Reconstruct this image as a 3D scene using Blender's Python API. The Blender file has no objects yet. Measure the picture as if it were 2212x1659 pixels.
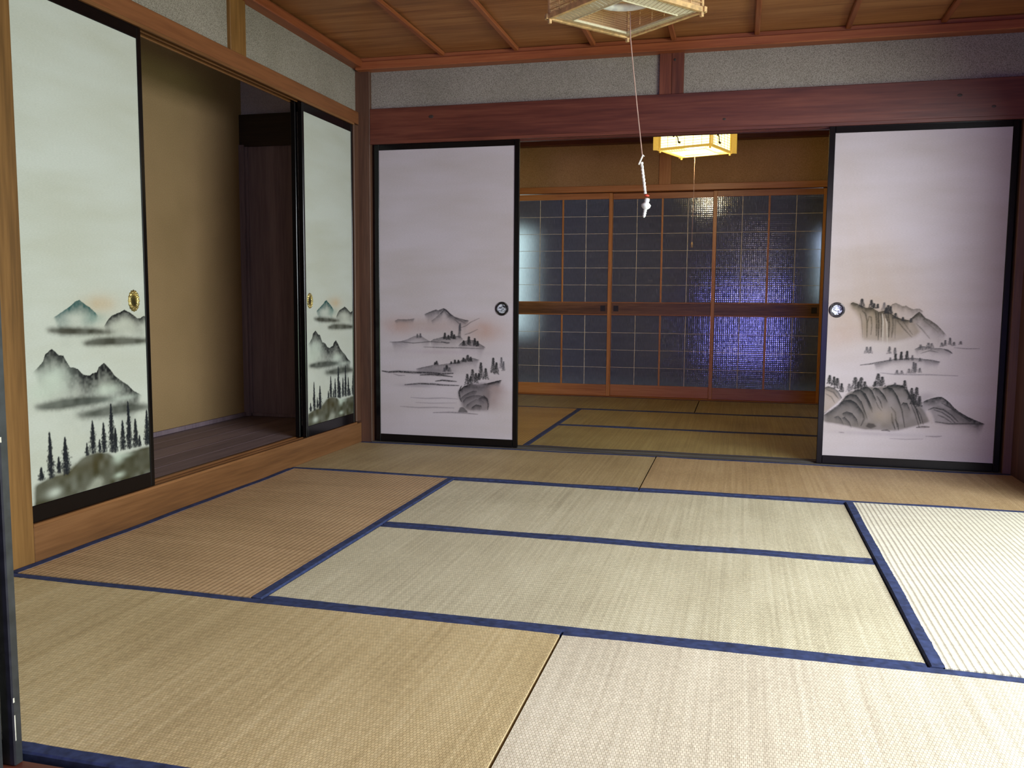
import bpy, bmesh, math, random
import numpy as np
from mathutils import Vector, Matrix

S = bpy.context.scene
random.seed(4)
rng = np.random.default_rng(7)

# ------------------------------------------------------------------ camera
CAM = (2.2537, -4.9752, 0.8876)
YAW, PITCH, ROLL = -0.2536, -0.0969, 0.0074
cam = bpy.data.cameras.new('camera')
cam.sensor_fit = 'HORIZONTAL'; cam.sensor_width = 36.0
cam.lens = 1886.57 / 2212 * 36.0
cam.clip_start = 0.05
co = bpy.data.objects.new('camera', cam)
f = Vector((math.sin(YAW)*math.cos(PITCH), math.cos(YAW)*math.cos(PITCH), math.sin(PITCH)))
r = Vector((math.cos(YAW), -math.sin(YAW), 0)); u = r.cross(f)
r2 = r*math.cos(ROLL) + u*math.sin(ROLL); u2 = u*math.cos(ROLL) - r*math.sin(ROLL)
m = Matrix((r2, u2, -f)).transposed().to_4x4(); m.translation = Vector(CAM)
co.matrix_world = m
S.collection.objects.link(co); S.camera = co

# ------------------------------------------------------------------ world, light, exposure
world = bpy.data.worlds.new('overcast_sky'); S.world = world; world.use_nodes = True
bg = world.node_tree.nodes['Background']
bg.inputs['Color'].default_value = (0.84, 1.0, 0.93, 1); bg.inputs['Strength'].default_value = 1.1

def area(name, loc, target, sx, sy, power, color, spread=180):
    l = bpy.data.lights.new(name, 'AREA'); l.shape = 'RECTANGLE'; l.size = sx; l.size_y = sy
    l.energy = power; l.color = color; l.spread = math.radians(spread)
    o = bpy.data.objects.new(name, l); S.collection.objects.link(o)
    o.location = loc
    o.rotation_euler = (Vector(target) - Vector(loc)).to_track_quat('-Z', 'Y').to_euler()
    return o
# daylight through the open garden side of the room (right) - the sky, then the green of the garden
area('garden_daylight', (4.75, -3.25, 1.55), (2.0, -1.5, 0.0), 2.7, 1.5, 205, (0.91, 0.96, 1.0))
area('garden_green_bounce', (5.0, -2.6, 0.25), (0.0, -2.0, 1.6), 3.0, 0.7, 30, (0.70, 1.0, 0.52))
# daylight through the violet-lit doorway behind the photographer, and an added pinkish fill in the room he stands in
area('rear_doorway_daylight', (2.55, -9.3, 0.36), (2.3, 0.0, 0.62), 0.75, 0.55, 72, (0.26, 0.24, 1.0))
area('corridor_window_daylight', (-0.14, 4.22, 1.1), (1.6, 3.7, 0.9), 0.45, 1.1, 3.2, (0.82, 1.0, 0.84))
area('corridor_right_window_daylight', (3.2, 4.22, 1.2), (2.2, 3.7, 0.9), 0.35, 0.7, 3.5, (0.66, 0.72, 1.0))
area('front_room_fill', (3.6, -7.6, 1.5), (1.7, 0.0, 0.7), 1.8, 1.2, 20, (1.0, 0.84, 0.88))  # added pinkish fill light, no window stands there
S.view_settings.view_transform = 'Standard'; S.view_settings.look = 'None'
S.view_settings.gamma = 1.0; S.view_settings.use_curve_mapping = False
S.view_settings.exposure = 0.25
S.cycles.max_bounces = 8; S.cycles.diffuse_bounces = 5; S.cycles.glossy_bounces = 4
S.cycles.transmission_bounces = 6; S.cycles.transparent_max_bounces = 8
S.cycles.caustics_refractive = False; S.cycles.caustics_reflective = False
S.cycles.sample_clamp_indirect = 4.0
S.cycles.use_denoising = True

# ------------------------------------------------------------------ materials
def lin(c):
    return tuple(((x/255)/12.92 if x/255 <= 0.04045 else ((x/255+0.055)/1.055)**2.4) for x in c)
def new_mat(name):
    m = bpy.data.materials.new(name); m.use_nodes = True
    nt = m.node_tree; b = nt.nodes['Principled BSDF']
    return m, nt, b
def N(nt, t, **kw):
    n = nt.nodes.new(t)
    for k, v in kw.items():
        if hasattr(n, k): setattr(n, k, v)
        else: n.inputs[k.replace('_', ' ')].default_value = v
    return n
def L(nt, a, b): nt.links.new(a, b)
def coords(nt, scale, rot=(0, 0, 0)):
    tc = N(nt, 'ShaderNodeTexCoord'); mp = N(nt, 'ShaderNodeMapping')
    mp.inputs['Scale'].default_value = scale; mp.inputs['Rotation'].default_value = rot
    L(nt, tc.outputs['Object'], mp.inputs['Vector']); return mp.outputs['Vector']
def ramp(nt, fac, stops):
    r = N(nt, 'ShaderNodeValToRGB'); e = r.color_ramp.elements
    e[0].position, e[0].color = stops[0][0], (*lin(stops[0][1]), 1)
    e[1].position, e[1].color = stops[-1][0], (*lin(stops[-1][1]), 1)
    for p, c in stops[1:-1]:
        x = e.new(p); x.color = (*lin(c), 1)
    L(nt, fac, r.inputs['Fac']); return r.outputs['Color']
def bump(nt, b, h, strength, dist):
    n = N(nt, 'ShaderNodeBump'); n.inputs['Strength'].default_value = strength; n.inputs['Distance'].default_value = dist
    L(nt, h, n.inputs['Height']); L(nt, n.outputs['Normal'], b.inputs['Normal']); return n

def wood(name, c1, c2, c3, axis='x', rough=0.45, grain=1.0, spec=0.4):
    """sawn timber: long grain along an axis, plus broad cathedral bands"""
    m, nt, b = new_mat(name)
    s = {'x': (0.5, 9, 9), 'y': (9, 0.5, 9), 'z': (9, 9, 0.5)}[axis]
    s = tuple(v*grain for v in s)
    v = coords(nt, s)
    oi = N(nt, 'ShaderNodeObjectInfo'); ad = N(nt, 'ShaderNodeVectorMath', operation='ADD')
    L(nt, v, ad.inputs[0])
    sc = N(nt, 'ShaderNodeMath', operation='MULTIPLY'); sc.inputs[1].default_value = 37.0
    L(nt, oi.outputs['Random'], sc.inputs[0]); L(nt, sc.outputs[0], ad.inputs[1]); v = ad.outputs[0]
    n1 = N(nt, 'ShaderNodeTexNoise', Scale=1.3, Detail=4.0, Distortion=0.6)
    n2 = N(nt, 'ShaderNodeTexNoise', Scale=9.0, Detail=6.0)
    L(nt, v, n1.inputs['Vector']); L(nt, v, n2.inputs['Vector'])
    mx = N(nt, 'ShaderNodeMath', operation='MULTIPLY_ADD'); mx.inputs[1].default_value = 0.45
    L(nt, n2.outputs['Fac'], mx.inputs[0]); 
    ml = N(nt, 'ShaderNodeMath', operation='MULTIPLY'); ml.inputs[1].default_value = 0.62
    L(nt, n1.outputs['Fac'], ml.inputs[0]); L(nt, ml.outputs[0], mx.inputs[2])
    col = ramp(nt, mx.outputs[0], [(0.36, c1), (0.52, c2), (0.68, c3)])
    # each board has a slightly different tone
    hv = N(nt, 'ShaderNodeHueSaturation'); rr = N(nt, 'ShaderNodeMapRange')
    rr.inputs['To Min'].default_value = 0.68; rr.inputs['To Max'].default_value = 0.90
    L(nt, oi.outputs['Random'], rr.inputs['Value']); L(nt, rr.outputs[0], hv.inputs['Value'])
    L(nt, col, hv.inputs['Color']); L(nt, hv.outputs['Color'], b.inputs['Base Color'])
    b.inputs['Roughness'].default_value = rough; b.inputs['Specular IOR Level'].default_value = spec
    bump(nt, b, n2.outputs['Fac'], 0.15, 0.002)
    return m

def plain(name, c, rough=0.5, metal=0.0, spec=0.5, coat=0.0, noise=0.0):
    m, nt, b = new_mat(name)
    b.inputs['Base Color'].default_value = (*lin(c), 1)
    b.inputs['Roughness'].default_value = rough; b.inputs['Metallic'].default_value = metal
    b.inputs['Specular IOR Level'].default_value = spec; b.inputs['Coat Weight'].default_value = coat
    n = N(nt, 'ShaderNodeTexNoise', Scale=40.0, Detail=3.0); L(nt, coords(nt, (1, 1, 1)), n.inputs['Vector'])
    k = 0.10 + noise
    c1 = tuple(max(0, x*(1-k)) for x in c); c2 = tuple(min(255, x*(1+k)) for x in c)
    L(nt, ramp(nt, n.outputs['Fac'], [(0.3, c1), (0.7, c2)]), b.inputs['Base Color'])
    return m

def plaster(name, c, c2, speck, scale=160):
    m, nt, b = new_mat(name)
    v = coords(nt, (1, 1, 1))
    n = N(nt, 'ShaderNodeTexNoise', Scale=scale, Detail=3.0); n2 = N(nt, 'ShaderNodeTexNoise', Scale=1.7, Detail=3.0)
    vo = N(nt, 'ShaderNodeTexVoronoi', Scale=scale*1.1)
    for k in (n, n2, vo): L(nt, v, k.inputs['Vector'])
    c_a = ramp(nt, n.outputs['Fac'], [(0.30, speck), (0.47, c), (0.62, c2)])
    mx = N(nt, 'ShaderNodeMix', data_type='RGBA', blend_type='MULTIPLY'); mx.inputs['Factor'].default_value = 1.0
    c_b = ramp(nt, n2.outputs['Fac'], [(0.3, (228, 228, 224)), (0.7, (255, 255, 255))])
    L(nt, c_a, mx.inputs['A']); L(nt, c_b, mx.inputs['B']); L(nt, mx.outputs['Result'], b.inputs['Base Color'])
    b.inputs['Roughness'].default_value = 0.95; b.inputs['Specular IOR Level'].default_value = 0.1
    bump(nt, b, n.outputs['Fac'], 0.5, 0.003)
    return m

def tatami(name, c_lo, c_mid, c_hi, stain, streak=1.0, rib=1.0, k=1.05):
    """woven rush: X is the long side of the mat; rush stems run along Y, warp ribs along X"""
    c_lo, c_mid, c_hi, stain = [tuple(min(250, x*k) for x in c) for c in (c_lo, c_mid, c_hi, stain)]
    m, nt, b = new_mat(name)
    tc = N(nt, 'ShaderNodeTexCoord'); obj = tc.outputs['Object']
    def mapped(sc):
        mp = N(nt, 'ShaderNodeMapping'); mp.inputs['Scale'].default_value = sc; L(nt, obj, mp.inputs['Vector']); return mp.outputs['Vector']
    oi = N(nt, 'ShaderNodeObjectInfo')
    def shifted(v):
        a = N(nt, 'ShaderNodeVectorMath', operation='ADD'); sc = N(nt, 'ShaderNodeMath', operation='MULTIPLY'); sc.inputs[1].default_value = 91.0
        L(nt, oi.outputs['Random'], sc.inputs[0]); L(nt, v, a.inputs[0]); L(nt, sc.outputs[0], a.inputs[1]); return a.outputs[0]
    st = N(nt, 'ShaderNodeTexNoise', Scale=1.0, Detail=5.0, Roughness=0.62); L(nt, shifted(mapped((75, 0.9, 1))), st.inputs['Vector'])
    lo = N(nt, 'ShaderNodeTexNoise', Scale=1.0, Detail=3.0); L(nt, shifted(mapped((3.4, 2.2, 1))), lo.inputs['Vector'])
    fine = N(nt, 'ShaderNodeTexNoise', Scale=1.0, Detail=3.0); L(nt, shifted(mapped((230, 70, 1))), fine.inputs['Vector'])
    br = N(nt, 'ShaderNodeTexBrick', offset=0.5); br.offset_frequency = 2
    L(nt, mapped((1, 1, 1)), br.inputs['Vector'])
    br.inputs['Scale'].default_value = 100.0; br.inputs['Brick Width'].default_value = 0.75; br.inputs['Row Height'].default_value = 0.95
    br.inputs['Mortar Size'].default_value = 0.11; br.inputs['Mortar Smooth'].default_value = 0.9
    br.inputs['Color1'].default_value = (1, 1, 1, 1); br.inputs['Color2'].default_value = (0.80, 0.80, 0.80, 1); br.inputs['Mortar'].default_value = (0.58, 0.55, 0.50, 1)
    br.inputs['Bias'].default_value = -0.1
    mx = N(nt, 'ShaderNodeMath', operation='MULTIPLY_ADD'); mx.inputs[1].default_value = 0.42*streak
    L(nt, st.outputs['Fac'], mx.inputs[0])
    m2 = N(nt, 'ShaderNodeMath', operation='MULTIPLY'); m2.inputs[1].default_value = 0.28; L(nt, lo.outputs['Fac'], m2.inputs[0])
    m3 = N(nt, 'ShaderNodeMath', operation='MULTIPLY_ADD'); m3.inputs[1].default_value = 0.32; L(nt, fine.outputs['Fac'], m3.inputs[0]); L(nt, m2.outputs[0], m3.inputs[2])
    L(nt, m3.outputs[0], mx.inputs[2])
    col = ramp(nt, mx.outputs[0], [(0.38, c_lo), (0.51, c_mid), (0.64, c_hi)])
    mul = N(nt, 'ShaderNodeMix', data_type='RGBA', blend_type='MULTIPLY'); mul.inputs['Factor'].default_value = 0.9
    L(nt, col, mul.inputs['A']); L(nt, br.outputs['Color'], mul.inputs['B'])
    # faint worn / damp patches
    pt = N(nt, 'ShaderNodeTexNoise', Scale=1.0, Detail=4.0); L(nt, shifted(mapped((2.6, 1.5, 1))), pt.inputs['Vector'])
    pr = N(nt, 'ShaderNodeMapRange'); pr.inputs['From Min'].default_value = 0.55; pr.inputs['From Max'].default_value = 0.75; pr.inputs['To Max'].default_value = 0.35
    L(nt, pt.outputs['Fac'], pr.inputs['Value'])
    m4 = N(nt, 'ShaderNodeMix', data_type='RGBA'); L(nt, pr.outputs[0], m4.inputs['Factor']); L(nt, mul.outputs['Result'], m4.inputs['A'])
    m4.inputs['B'].default_value = (*lin(stain), 1)
    L(nt, m4.outputs['Result'], b.inputs['Base Color'])
    b.inputs['Roughness'].default_value = 0.55; b.inputs['Specular IOR Level'].default_value = 0.45
    # ribs + weave relief
    sx = N(nt, 'ShaderNodeSeparateXYZ'); L(nt, obj, sx.inputs[0])
    f1 = N(nt, 'ShaderNodeMath', operation='MULTIPLY'); f1.inputs[1].default_value = 2*math.pi/0.019; L(nt, sx.outputs['Y'], f1.inputs[0])
    sn = N(nt, 'ShaderNodeMath', operation='SINE'); L(nt, f1.outputs[0], sn.inputs[0])
    rb = N(nt, 'ShaderNodeMath', operation='MULTIPLY'); rb.inputs[1].default_value = 0.55*rib; L(nt, sn.outputs[0], rb.inputs[0])
    bw = N(nt, 'ShaderNodeMath', operation='ADD'); L(nt, rb.outputs[0], bw.inputs[0]); L(nt, br.outputs['Color'], bw.inputs[1])
    bump(nt, b, bw.outputs[0], 0.8, 0.0009)
    return m

M = {}
# aged timber of the left side, bright honey cedar
M['honey'] = wood('honey_cedar_wood', (112, 78, 38), (138, 98, 52), (156, 114, 64), 'z', 0.5)
M['honey_y'] = wood('honey_cedar_rail', (104, 68, 40), (126, 84, 50), (142, 98, 62), 'y', 0.45)
M['red_x'] = wood('red_brown_beam_wood', (84, 38, 28), (108, 54, 40), (128, 70, 52), 'x', 0.40, spec=0.5)
M['red_z'] = wood('red_brown_post_wood', (78, 52, 40), (100, 68, 52), (118, 82, 64), 'z', 0.5)
M['red_y'] = wood('red_brown_rail_wood', (100, 58, 34), (124, 76, 46), (142, 90, 56), 'y', 0.45)
M['stub_z'] = wood('short_post_wood', (84, 42, 30), (112, 60, 42), (130, 74, 54), 'z', 0.45)
M['ceil'] = wood('ceiling_board_wood', (138, 86, 50), (170, 112, 66), (192, 134, 84), 'x', 0.45, 0.8)
M['batten'] = wood('ceiling_batten_wood', (140, 76, 42), (166, 94, 54), (182, 112, 70), 'y', 0.45)
M['cornice_x'] = wood('cornice_wood_x', (128, 66, 38), (154, 84, 50), (170, 100, 62), 'x', 0.45)
M['cornice_y'] = wood('cornice_wood_y', (128, 66, 38), (154, 84, 50), (170, 100, 62), 'y', 0.45)
M['sill'] = wood('grey_threshold_wood', (58, 54, 52), (80, 75, 72), (104, 98, 92), 'x', 0.6, spec=0.2)
M['floorwood'] = wood('closet_floor_wood', (110, 92, 98), (130, 110, 114), (144, 124, 126), 'y', 0.6)
M['corridor'] = wood('corridor_floor_wood', (90, 66, 48), (110, 84, 60), (126, 98, 74), 'x', 0.4)
M['closetwall'] = plaster('closet_tan_wallboard', (156, 128, 94), (162, 134, 100), (150, 122, 90), 200)
M['closetside'] = wood('closet_side_board', (112, 96, 110), (130, 112, 124), (144, 126, 136), 'z', 0.6)  # purplish light inside the closet put into this board colour
M['darkbeam'] = wood('dark_closet_beam', (40, 30, 28), (52, 40, 36), (62, 48, 42), 'x', 0.6)
M['closetplaster'] = plaster('closet_upper_plaster', (196, 186, 214), (206, 196, 222), (186, 176, 204))
M['plaster'] = plaster('grey_green_sand_plaster', (142, 134, 124), (164, 156, 146), (104, 96, 88), 260)
M['tanwall'] = plaster('tan_sand_plaster', (180, 142, 98), (190, 152, 108), (166, 130, 88))
M['outer'] = plaster('outer_wall_paint', (84, 90, 112), (90, 96, 118), (78, 84, 106), 30)
M['lacquer'] = plain('black_lacquer', (10, 8, 10), 0.20, spec=0.28, coat=0.08)
M['chip'] = plain('bare_wood_chip', (190, 186, 172), 0.8)
M['lacquer_old'] = plain('worn_black_lacquer', (36, 37, 40), 0.42, spec=0.5, noise=0.15)
M['orange_x'] = wood('orange_door_rail_wood', (168, 106, 56), (192, 128, 72), (206, 144, 88), 'x', 0.4)
M['orange_z'] = wood('orange_door_stile_wood', (178, 112, 54), (204, 138, 72), (216, 154, 86), 'z', 0.4)
M['burl'] = wood('figured_mid_rail_wood', (92, 62, 38), (124, 86, 54), (150, 108, 70), 'x', 0.4, 1.6)
M['kumiko'] = plain('pale_muntin_wood', (206, 198, 180), 0.6)
M['pull_dark'] = plain('dark_pull_cup', (22, 14, 10), 0.5)
M['brass'] = plain('brass_pull', (176, 160, 104), 0.35, metal=0.85, noise=0.25)
M['brass_dark'] = plain('dark_brass_cup', (74, 66, 36), 0.45, metal=0.7, noise=0.3)
M['bronze'] = plain('dark_bronze_ring', (44, 40, 38), 0.3, metal=0.6)
M['lampwood'] = plain('pale_lamp_wood', (196, 160, 110), 0.5, noise=0.05)
M['heri'] = plain('navy_cotton_border', (46, 55, 90), 0.85, spec=0.25, noise=0.12)
M['matcore'] = plain('straw_mat_core', (96, 82, 56), 0.95)
M['underfloor'] = plain('underfloor_board', (40, 34, 28), 0.9)
M['cord'] = plain('white_pull_cord', (168, 138, 124), 0.8)
M['lace'] = plain('crinkled_white_lace', (214, 210, 204), 0.8)
M['shell'] = plain('white_knob_plastic', (226, 228, 226), 0.4)
M['red'] = plain('red_knob_ring', (196, 70, 50), 0.4)
M['black'] = plain('black_metal', (18, 18, 18), 0.4)
M['garden'] = plain('garden_hedge_leaves', (96, 128, 84), 0.8, noise=0.3)
M['tatami_far'] = tatami('tatami_back_row', (150, 128, 92), (172, 150, 110), (190, 170, 130), (146, 126, 94))  # back-row mats coloured browner: their lack of glare is put into the tone
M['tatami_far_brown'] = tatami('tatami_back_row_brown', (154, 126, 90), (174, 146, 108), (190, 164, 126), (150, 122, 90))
M['tatami_left'] = tatami('tatami_browned', (146, 120, 90), (166, 138, 106), (180, 154, 122), (150, 124, 94), 0.8, k=1.20)
M['tatami_mid'] = tatami('tatami_middle', (174, 164, 140), (196, 187, 161), (213, 205, 181), (178, 168, 144), 1.1)
M['tatami_front'] = tatami('tatami_front', (172, 151, 112), (192, 171, 130), (208, 189, 150), (174, 152, 118), 1.05)
M['tatami_pale'] = tatami('tatami_pale', (186, 174, 156), (205, 194, 175), (220, 210, 192), (190, 176, 158), 1.1)
M['tatami_right'] = tatami('tatami_glare_white', (216, 208, 190), (230, 223, 207), (240, 235, 222), (220, 212, 196), 0.7, 2.2, k=1.0)  # daylight glare put into this mat's near-white colour
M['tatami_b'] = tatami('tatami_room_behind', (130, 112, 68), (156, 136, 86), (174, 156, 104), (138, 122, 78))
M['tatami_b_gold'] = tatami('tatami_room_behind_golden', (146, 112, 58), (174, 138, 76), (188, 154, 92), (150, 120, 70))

def milky(name, c, emit=None, strength=0.0):
    m, nt, b = new_mat(name)
    v = coords(nt, (1, 1, 1))
    w = N(nt, 'ShaderNodeTexNoise', Scale=90.0, Detail=2.0); L(nt, v, w.inputs['Vector'])
    cc = ramp(nt, w.outputs['Fac'], [(0.3, tuple(x*0.93 for x in c)), (0.7, c)])
    L(nt, cc, b.inputs['Base Color']); b.inputs['Roughness'].default_value = 0.4
    b.inputs['Transmission Weight'].default_value = 0.0
    if emit:
        b.inputs['Emission Color'].default_value = (*emit, 1); b.inputs['Emission Strength'].default_value = strength
    else:
        tr = N(nt, 'ShaderNodeBsdfTranslucent'); L(nt, cc, tr.inputs['Color'])
        mx = N(nt, 'ShaderNodeMixShader'); mx.inputs[0].default_value = 0.4
        L(nt, b.outputs[0], mx.inputs[1]); L(nt, tr.outputs[0], mx.inputs[2])
        L(nt, mx.outputs[0], nt.nodes['Material Output'].inputs['Surface'])
    return m
M['milk'] = milky('milky_ribbed_plastic', (236, 228, 196))
M['tube_off'] = plain('white_fluorescent_tube', (240, 240, 250), 0.25)
M['milk_lit'] = milky('lit_shade_paper', (250, 244, 190), (1.0, 0.93, 0.45), 2.4)
M['ledge_lit'] = milky('lit_ledge_plastic', (220, 210, 120), (1.0, 0.90, 0.32), 0.95)
M['milk_lit_edge'] = milky('lit_shade_edge', (200, 160, 70), (1.0, 0.62, 0.10), 0.42)
M['tube_lit'] = milky('lit_fluorescent_tube', (255, 255, 240), (1.0, 0.98, 0.85), 6.0)

def glass_mat():
    """patterned pane: fine square relief, part mirror, part blurred view of the corridor"""
    m, nt, b = new_mat('patterned_pane_glass')
    v = coords(nt, (1, 1, 1)); sx = N(nt, 'ShaderNodeSeparateXYZ'); L(nt, v, sx.inputs[0])
    def wv(o, per, amp):
        a = N(nt, 'ShaderNodeMath', operation='MULTIPLY'); a.inputs[1].default_value = 2*math.pi/per; L(nt, o, a.inputs[0])
        s_ = N(nt, 'ShaderNodeMath', operation='SINE'); L(nt, a.outputs[0], s_.inputs[0])
        k = N(nt, 'ShaderNodeMath', operation='MULTIPLY'); k.inputs[1].default_value = amp; L(nt, s_.outputs[0], k.inputs[0]); return k.outputs[0]
    ns = N(nt, 'ShaderNodeTexNoise', Scale=1.0, Detail=3.0)
    mp = N(nt, 'ShaderNodeMapping'); mp.inputs['Scale'].default_value = (120, 1, 14); L(nt, v, mp.inputs['Vector']); L(nt, mp.outputs['Vector'], ns.inputs['Vector'])
    a = N(nt, 'ShaderNodeMath', operation='ADD'); L(nt, wv(sx.outputs['X'], 0.017, 0.8), a.inputs[0]); L(nt, wv(sx.outputs['Z'], 0.017, 0.8), a.inputs[1])
    a2 = N(nt, 'ShaderNodeMath', operation='MULTIPLY_ADD'); a2.inputs[1].default_value = 1.2; L(nt, ns.outputs['Fac'], a2.inputs[0]); L(nt, a.outputs[0], a2.inputs[2])
    bp = N(nt, 'ShaderNodeBump'); bp.inputs['Strength'].default_value = 1.0; bp.inputs['Distance'].default_value = 0.00010; L(nt, a2.outputs[0], bp.inputs['Height'])
    gl = N(nt, 'ShaderNodeBsdfGlossy'); gl.inputs['Roughness'].default_value = 0.085
    # glints of the relief put into the colours: upright streaks and a fine square mesh
    sn_ = N(nt, 'ShaderNodeTexNoise', Scale=1.0, Detail=2.0); mp2 = N(nt, 'ShaderNodeMapping'); mp2.inputs['Scale'].default_value = (170, 1, 22); L(nt, v, mp2.inputs['Vector']); L(nt, mp2.outputs['Vector'], sn_.inputs['Vector'])
    gx = wv(sx.outputs['X'], 0.0125, 0.10); gz = wv(sx.outputs['Z'], 0.0125, 0.10)
    ga = N(nt, 'ShaderNodeMath', operation='ADD'); L(nt, gx, ga.inputs[0]); L(nt, gz, ga.inputs[1])
    gb = N(nt, 'ShaderNodeMath', operation='ADD'); L(nt, ga.outputs[0], gb.inputs[0]); L(nt, sn_.outputs['Fac'], gb.inputs[1])
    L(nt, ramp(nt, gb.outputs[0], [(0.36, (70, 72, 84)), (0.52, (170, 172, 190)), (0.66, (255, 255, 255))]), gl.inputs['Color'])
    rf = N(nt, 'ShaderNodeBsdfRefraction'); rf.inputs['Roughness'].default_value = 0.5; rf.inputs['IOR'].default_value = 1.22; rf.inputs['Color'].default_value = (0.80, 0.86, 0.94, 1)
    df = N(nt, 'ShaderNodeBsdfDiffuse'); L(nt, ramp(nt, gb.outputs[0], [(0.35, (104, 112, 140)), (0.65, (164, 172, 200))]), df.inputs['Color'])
    for n in (gl, df): L(nt, bp.outputs['Normal'], n.inputs['Normal'])
    m1 = N(nt, 'ShaderNodeMixShader'); m1.inputs[0].default_value = 0.16; L(nt, rf.outputs[0], m1.inputs[1]); L(nt, gl.outputs[0], m1.inputs[2])
    m2 = N(nt, 'ShaderNodeMixShader'); m2.inputs[0].default_value = 0.35; L(nt, m1.outputs[0], m2.inputs[1]); L(nt, df.outputs[0], m2.inputs[2])
    L(nt, m2.outputs[0], nt.nodes['Material Output'].inputs['Surface'])
    return m
M['glass'] = glass_mat()

# ------------------------------------------------------------------ helpers
def box(bm, x0, x1, y0, y1, z0, z1, bev=0.0):
    vs = [bm.verts.new((x, y, z)) for x in (x0, x1) for y in (y0, y1) for z in (z0, z1)]
    fs = [bm.faces.new([vs[i] for i in q]) for q in ((0, 1, 3, 2), (4, 6, 7, 5), (0, 4, 5, 1), (2, 3, 7, 6), (0, 2, 6, 4), (1, 5, 7, 3))]
    if bev > 0:
        es = list({e for f_ in fs for e in f_.edges})
        bmesh.ops.bevel(bm, geom=es, offset=bev, segments=1, affect='EDGES')
    return vs
def obox(bm, a, b, w, h, up=(0, 0, 1)):
    """bar of section w x h running from a to b"""
    a = Vector(a); b = Vector(b); d = (b-a).normalized(); s = d.cross(Vector(up)).normalized(); t = s.cross(d)
    vs = [bm.verts.new(p + s*i*w/2 + t*j*h/2) for p in (a, b) for i, j in ((-1, -1), (1, -1), (1, 1), (-1, 1))]
    for q in ((0, 1, 2, 3), (7, 6, 5, 4), (0, 4, 5, 1), (1, 5, 6, 2), (2, 6, 7, 3), (3, 7, 4, 0)): bm.faces.new([vs[i] for i in q])
def tube(bm, pts, rad, n=8):
    rings = []
    for i, p in enumerate(pts):
        p = Vector(p); d = (Vector(pts[min(i+1, len(pts)-1)]) - Vector(pts[max(i-1, 0)])).normalized()
        s = d.cross(Vector((0.3, 1, 0.1))).normalized(); t = s.cross(d); rr = rad[i] if isinstance(rad, (list, tuple)) else rad
        rings.append([bm.verts.new(p + (s*math.cos(2*math.pi*k/n) + t*math.sin(2*math.pi*k/n))*rr) for k in range(n)])
    for a, b in zip(rings, rings[1:]):
        for k in range(n): bm.faces.new((a[k], a[(k+1) % n], b[(k+1) % n], b[k]))
    bm.faces.new(rings[0][::-1]); bm.faces.new(rings[-1])
def lathe(bm, prof, M4, n=32, sx=1.0, wob=0.0, nw=12):
    """profile (radius, height) turned round the local z of M4"""
    rings = []
    for (rr, h) in prof:
        if rr <= 1e-6: rings.append([bm.verts.new(M4 @ Vector((0, 0, h)))]); continue
        rings.append([bm.verts.new(M4 @ Vector((rr*sx*(1+wob*math.cos(nw*2*math.pi*k/n))*math.cos(2*math.pi*k/n), rr*(1+wob*math.cos(nw*2*math.pi*k/n))*math.sin(2*math.pi*k/n), h))) for k in range(n)])
    for a, b in zip(rings, rings[1:]):
        for k in range(n):
            if len(a) == 1 and len(b) == 1: continue
            if len(a) == 1: bm.faces.new((a[0], b[k], b[(k+1) % n]))
            elif len(b) == 1: bm.faces.new((a[k], a[(k+1) % n], b[0]))
            else: bm.faces.new((a[k], a[(k+1) % n], b[(k+1) % n], b[k]))
def put(name, bm, mat, parent=None, smooth=False):
    """link a bmesh given in world coordinates as one object (local to its parent's location)"""
    if isinstance(bm, bpy.types.Mesh): me = bm
    else:
        bmesh.ops.recalc_face_normals(bm, faces=bm.faces)
        me = bpy.data.meshes.new(name); bm.to_mesh(me); bm.free()
    if smooth:
        for p in me.polygons: p.use_smooth = True
    if not me.materials: me.materials.append(mat)
    o = bpy.data.objects.new(name, me); S.collection.objects.link(o)
    if parent is not None:
        w = Vector((0, 0, 0)); q = parent
        while q is not None: w += q.location; q = q.parent
        me.transform(Matrix.Translation(-w)); o.parent = parent
    return o
def thing(name, label, cat, loc, group=None):
    o = bpy.data.objects.new(name, None); o.empty_display_size = 0.1; S.collection.objects.link(o)
    o.location = loc; o['label'] = label; o['category'] = cat; o['kind'] = 'thing'
    if group: o['group'] = group
    return o
def struct(name, bm, mat, label=None):
    o = put(name, bm, mat); o['kind'] = 'structure'
    if label: o['label'] = label
    return o
def sempty(name, loc=(0, 0, 0)):
    o = bpy.data.objects.new(name, None); S.collection.objects.link(o); o.location = loc; o['kind'] = 'structure'; return o
def B(*a, bev=0.0):
    bm = bmesh.new(); box(bm, *a, bev=bev); return bm
def BB(*boxes, bev=0.0):
    bm = bmesh.new()
    for b_ in boxes: box(bm, *b_, bev=bev)
    return bm

RW = 3.64           # room width
ZC = 2.305          # ceiling boards
ZL = 1.812          # top of the sliding-door opening
FR = -3.64          # front edge of the mats

# ------------------------------------------------------------------ the shell
o = struct('floor', B(-0.2, 5.2, -9.6, 4.6, -0.09, -0.052), M['underfloor'])
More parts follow.
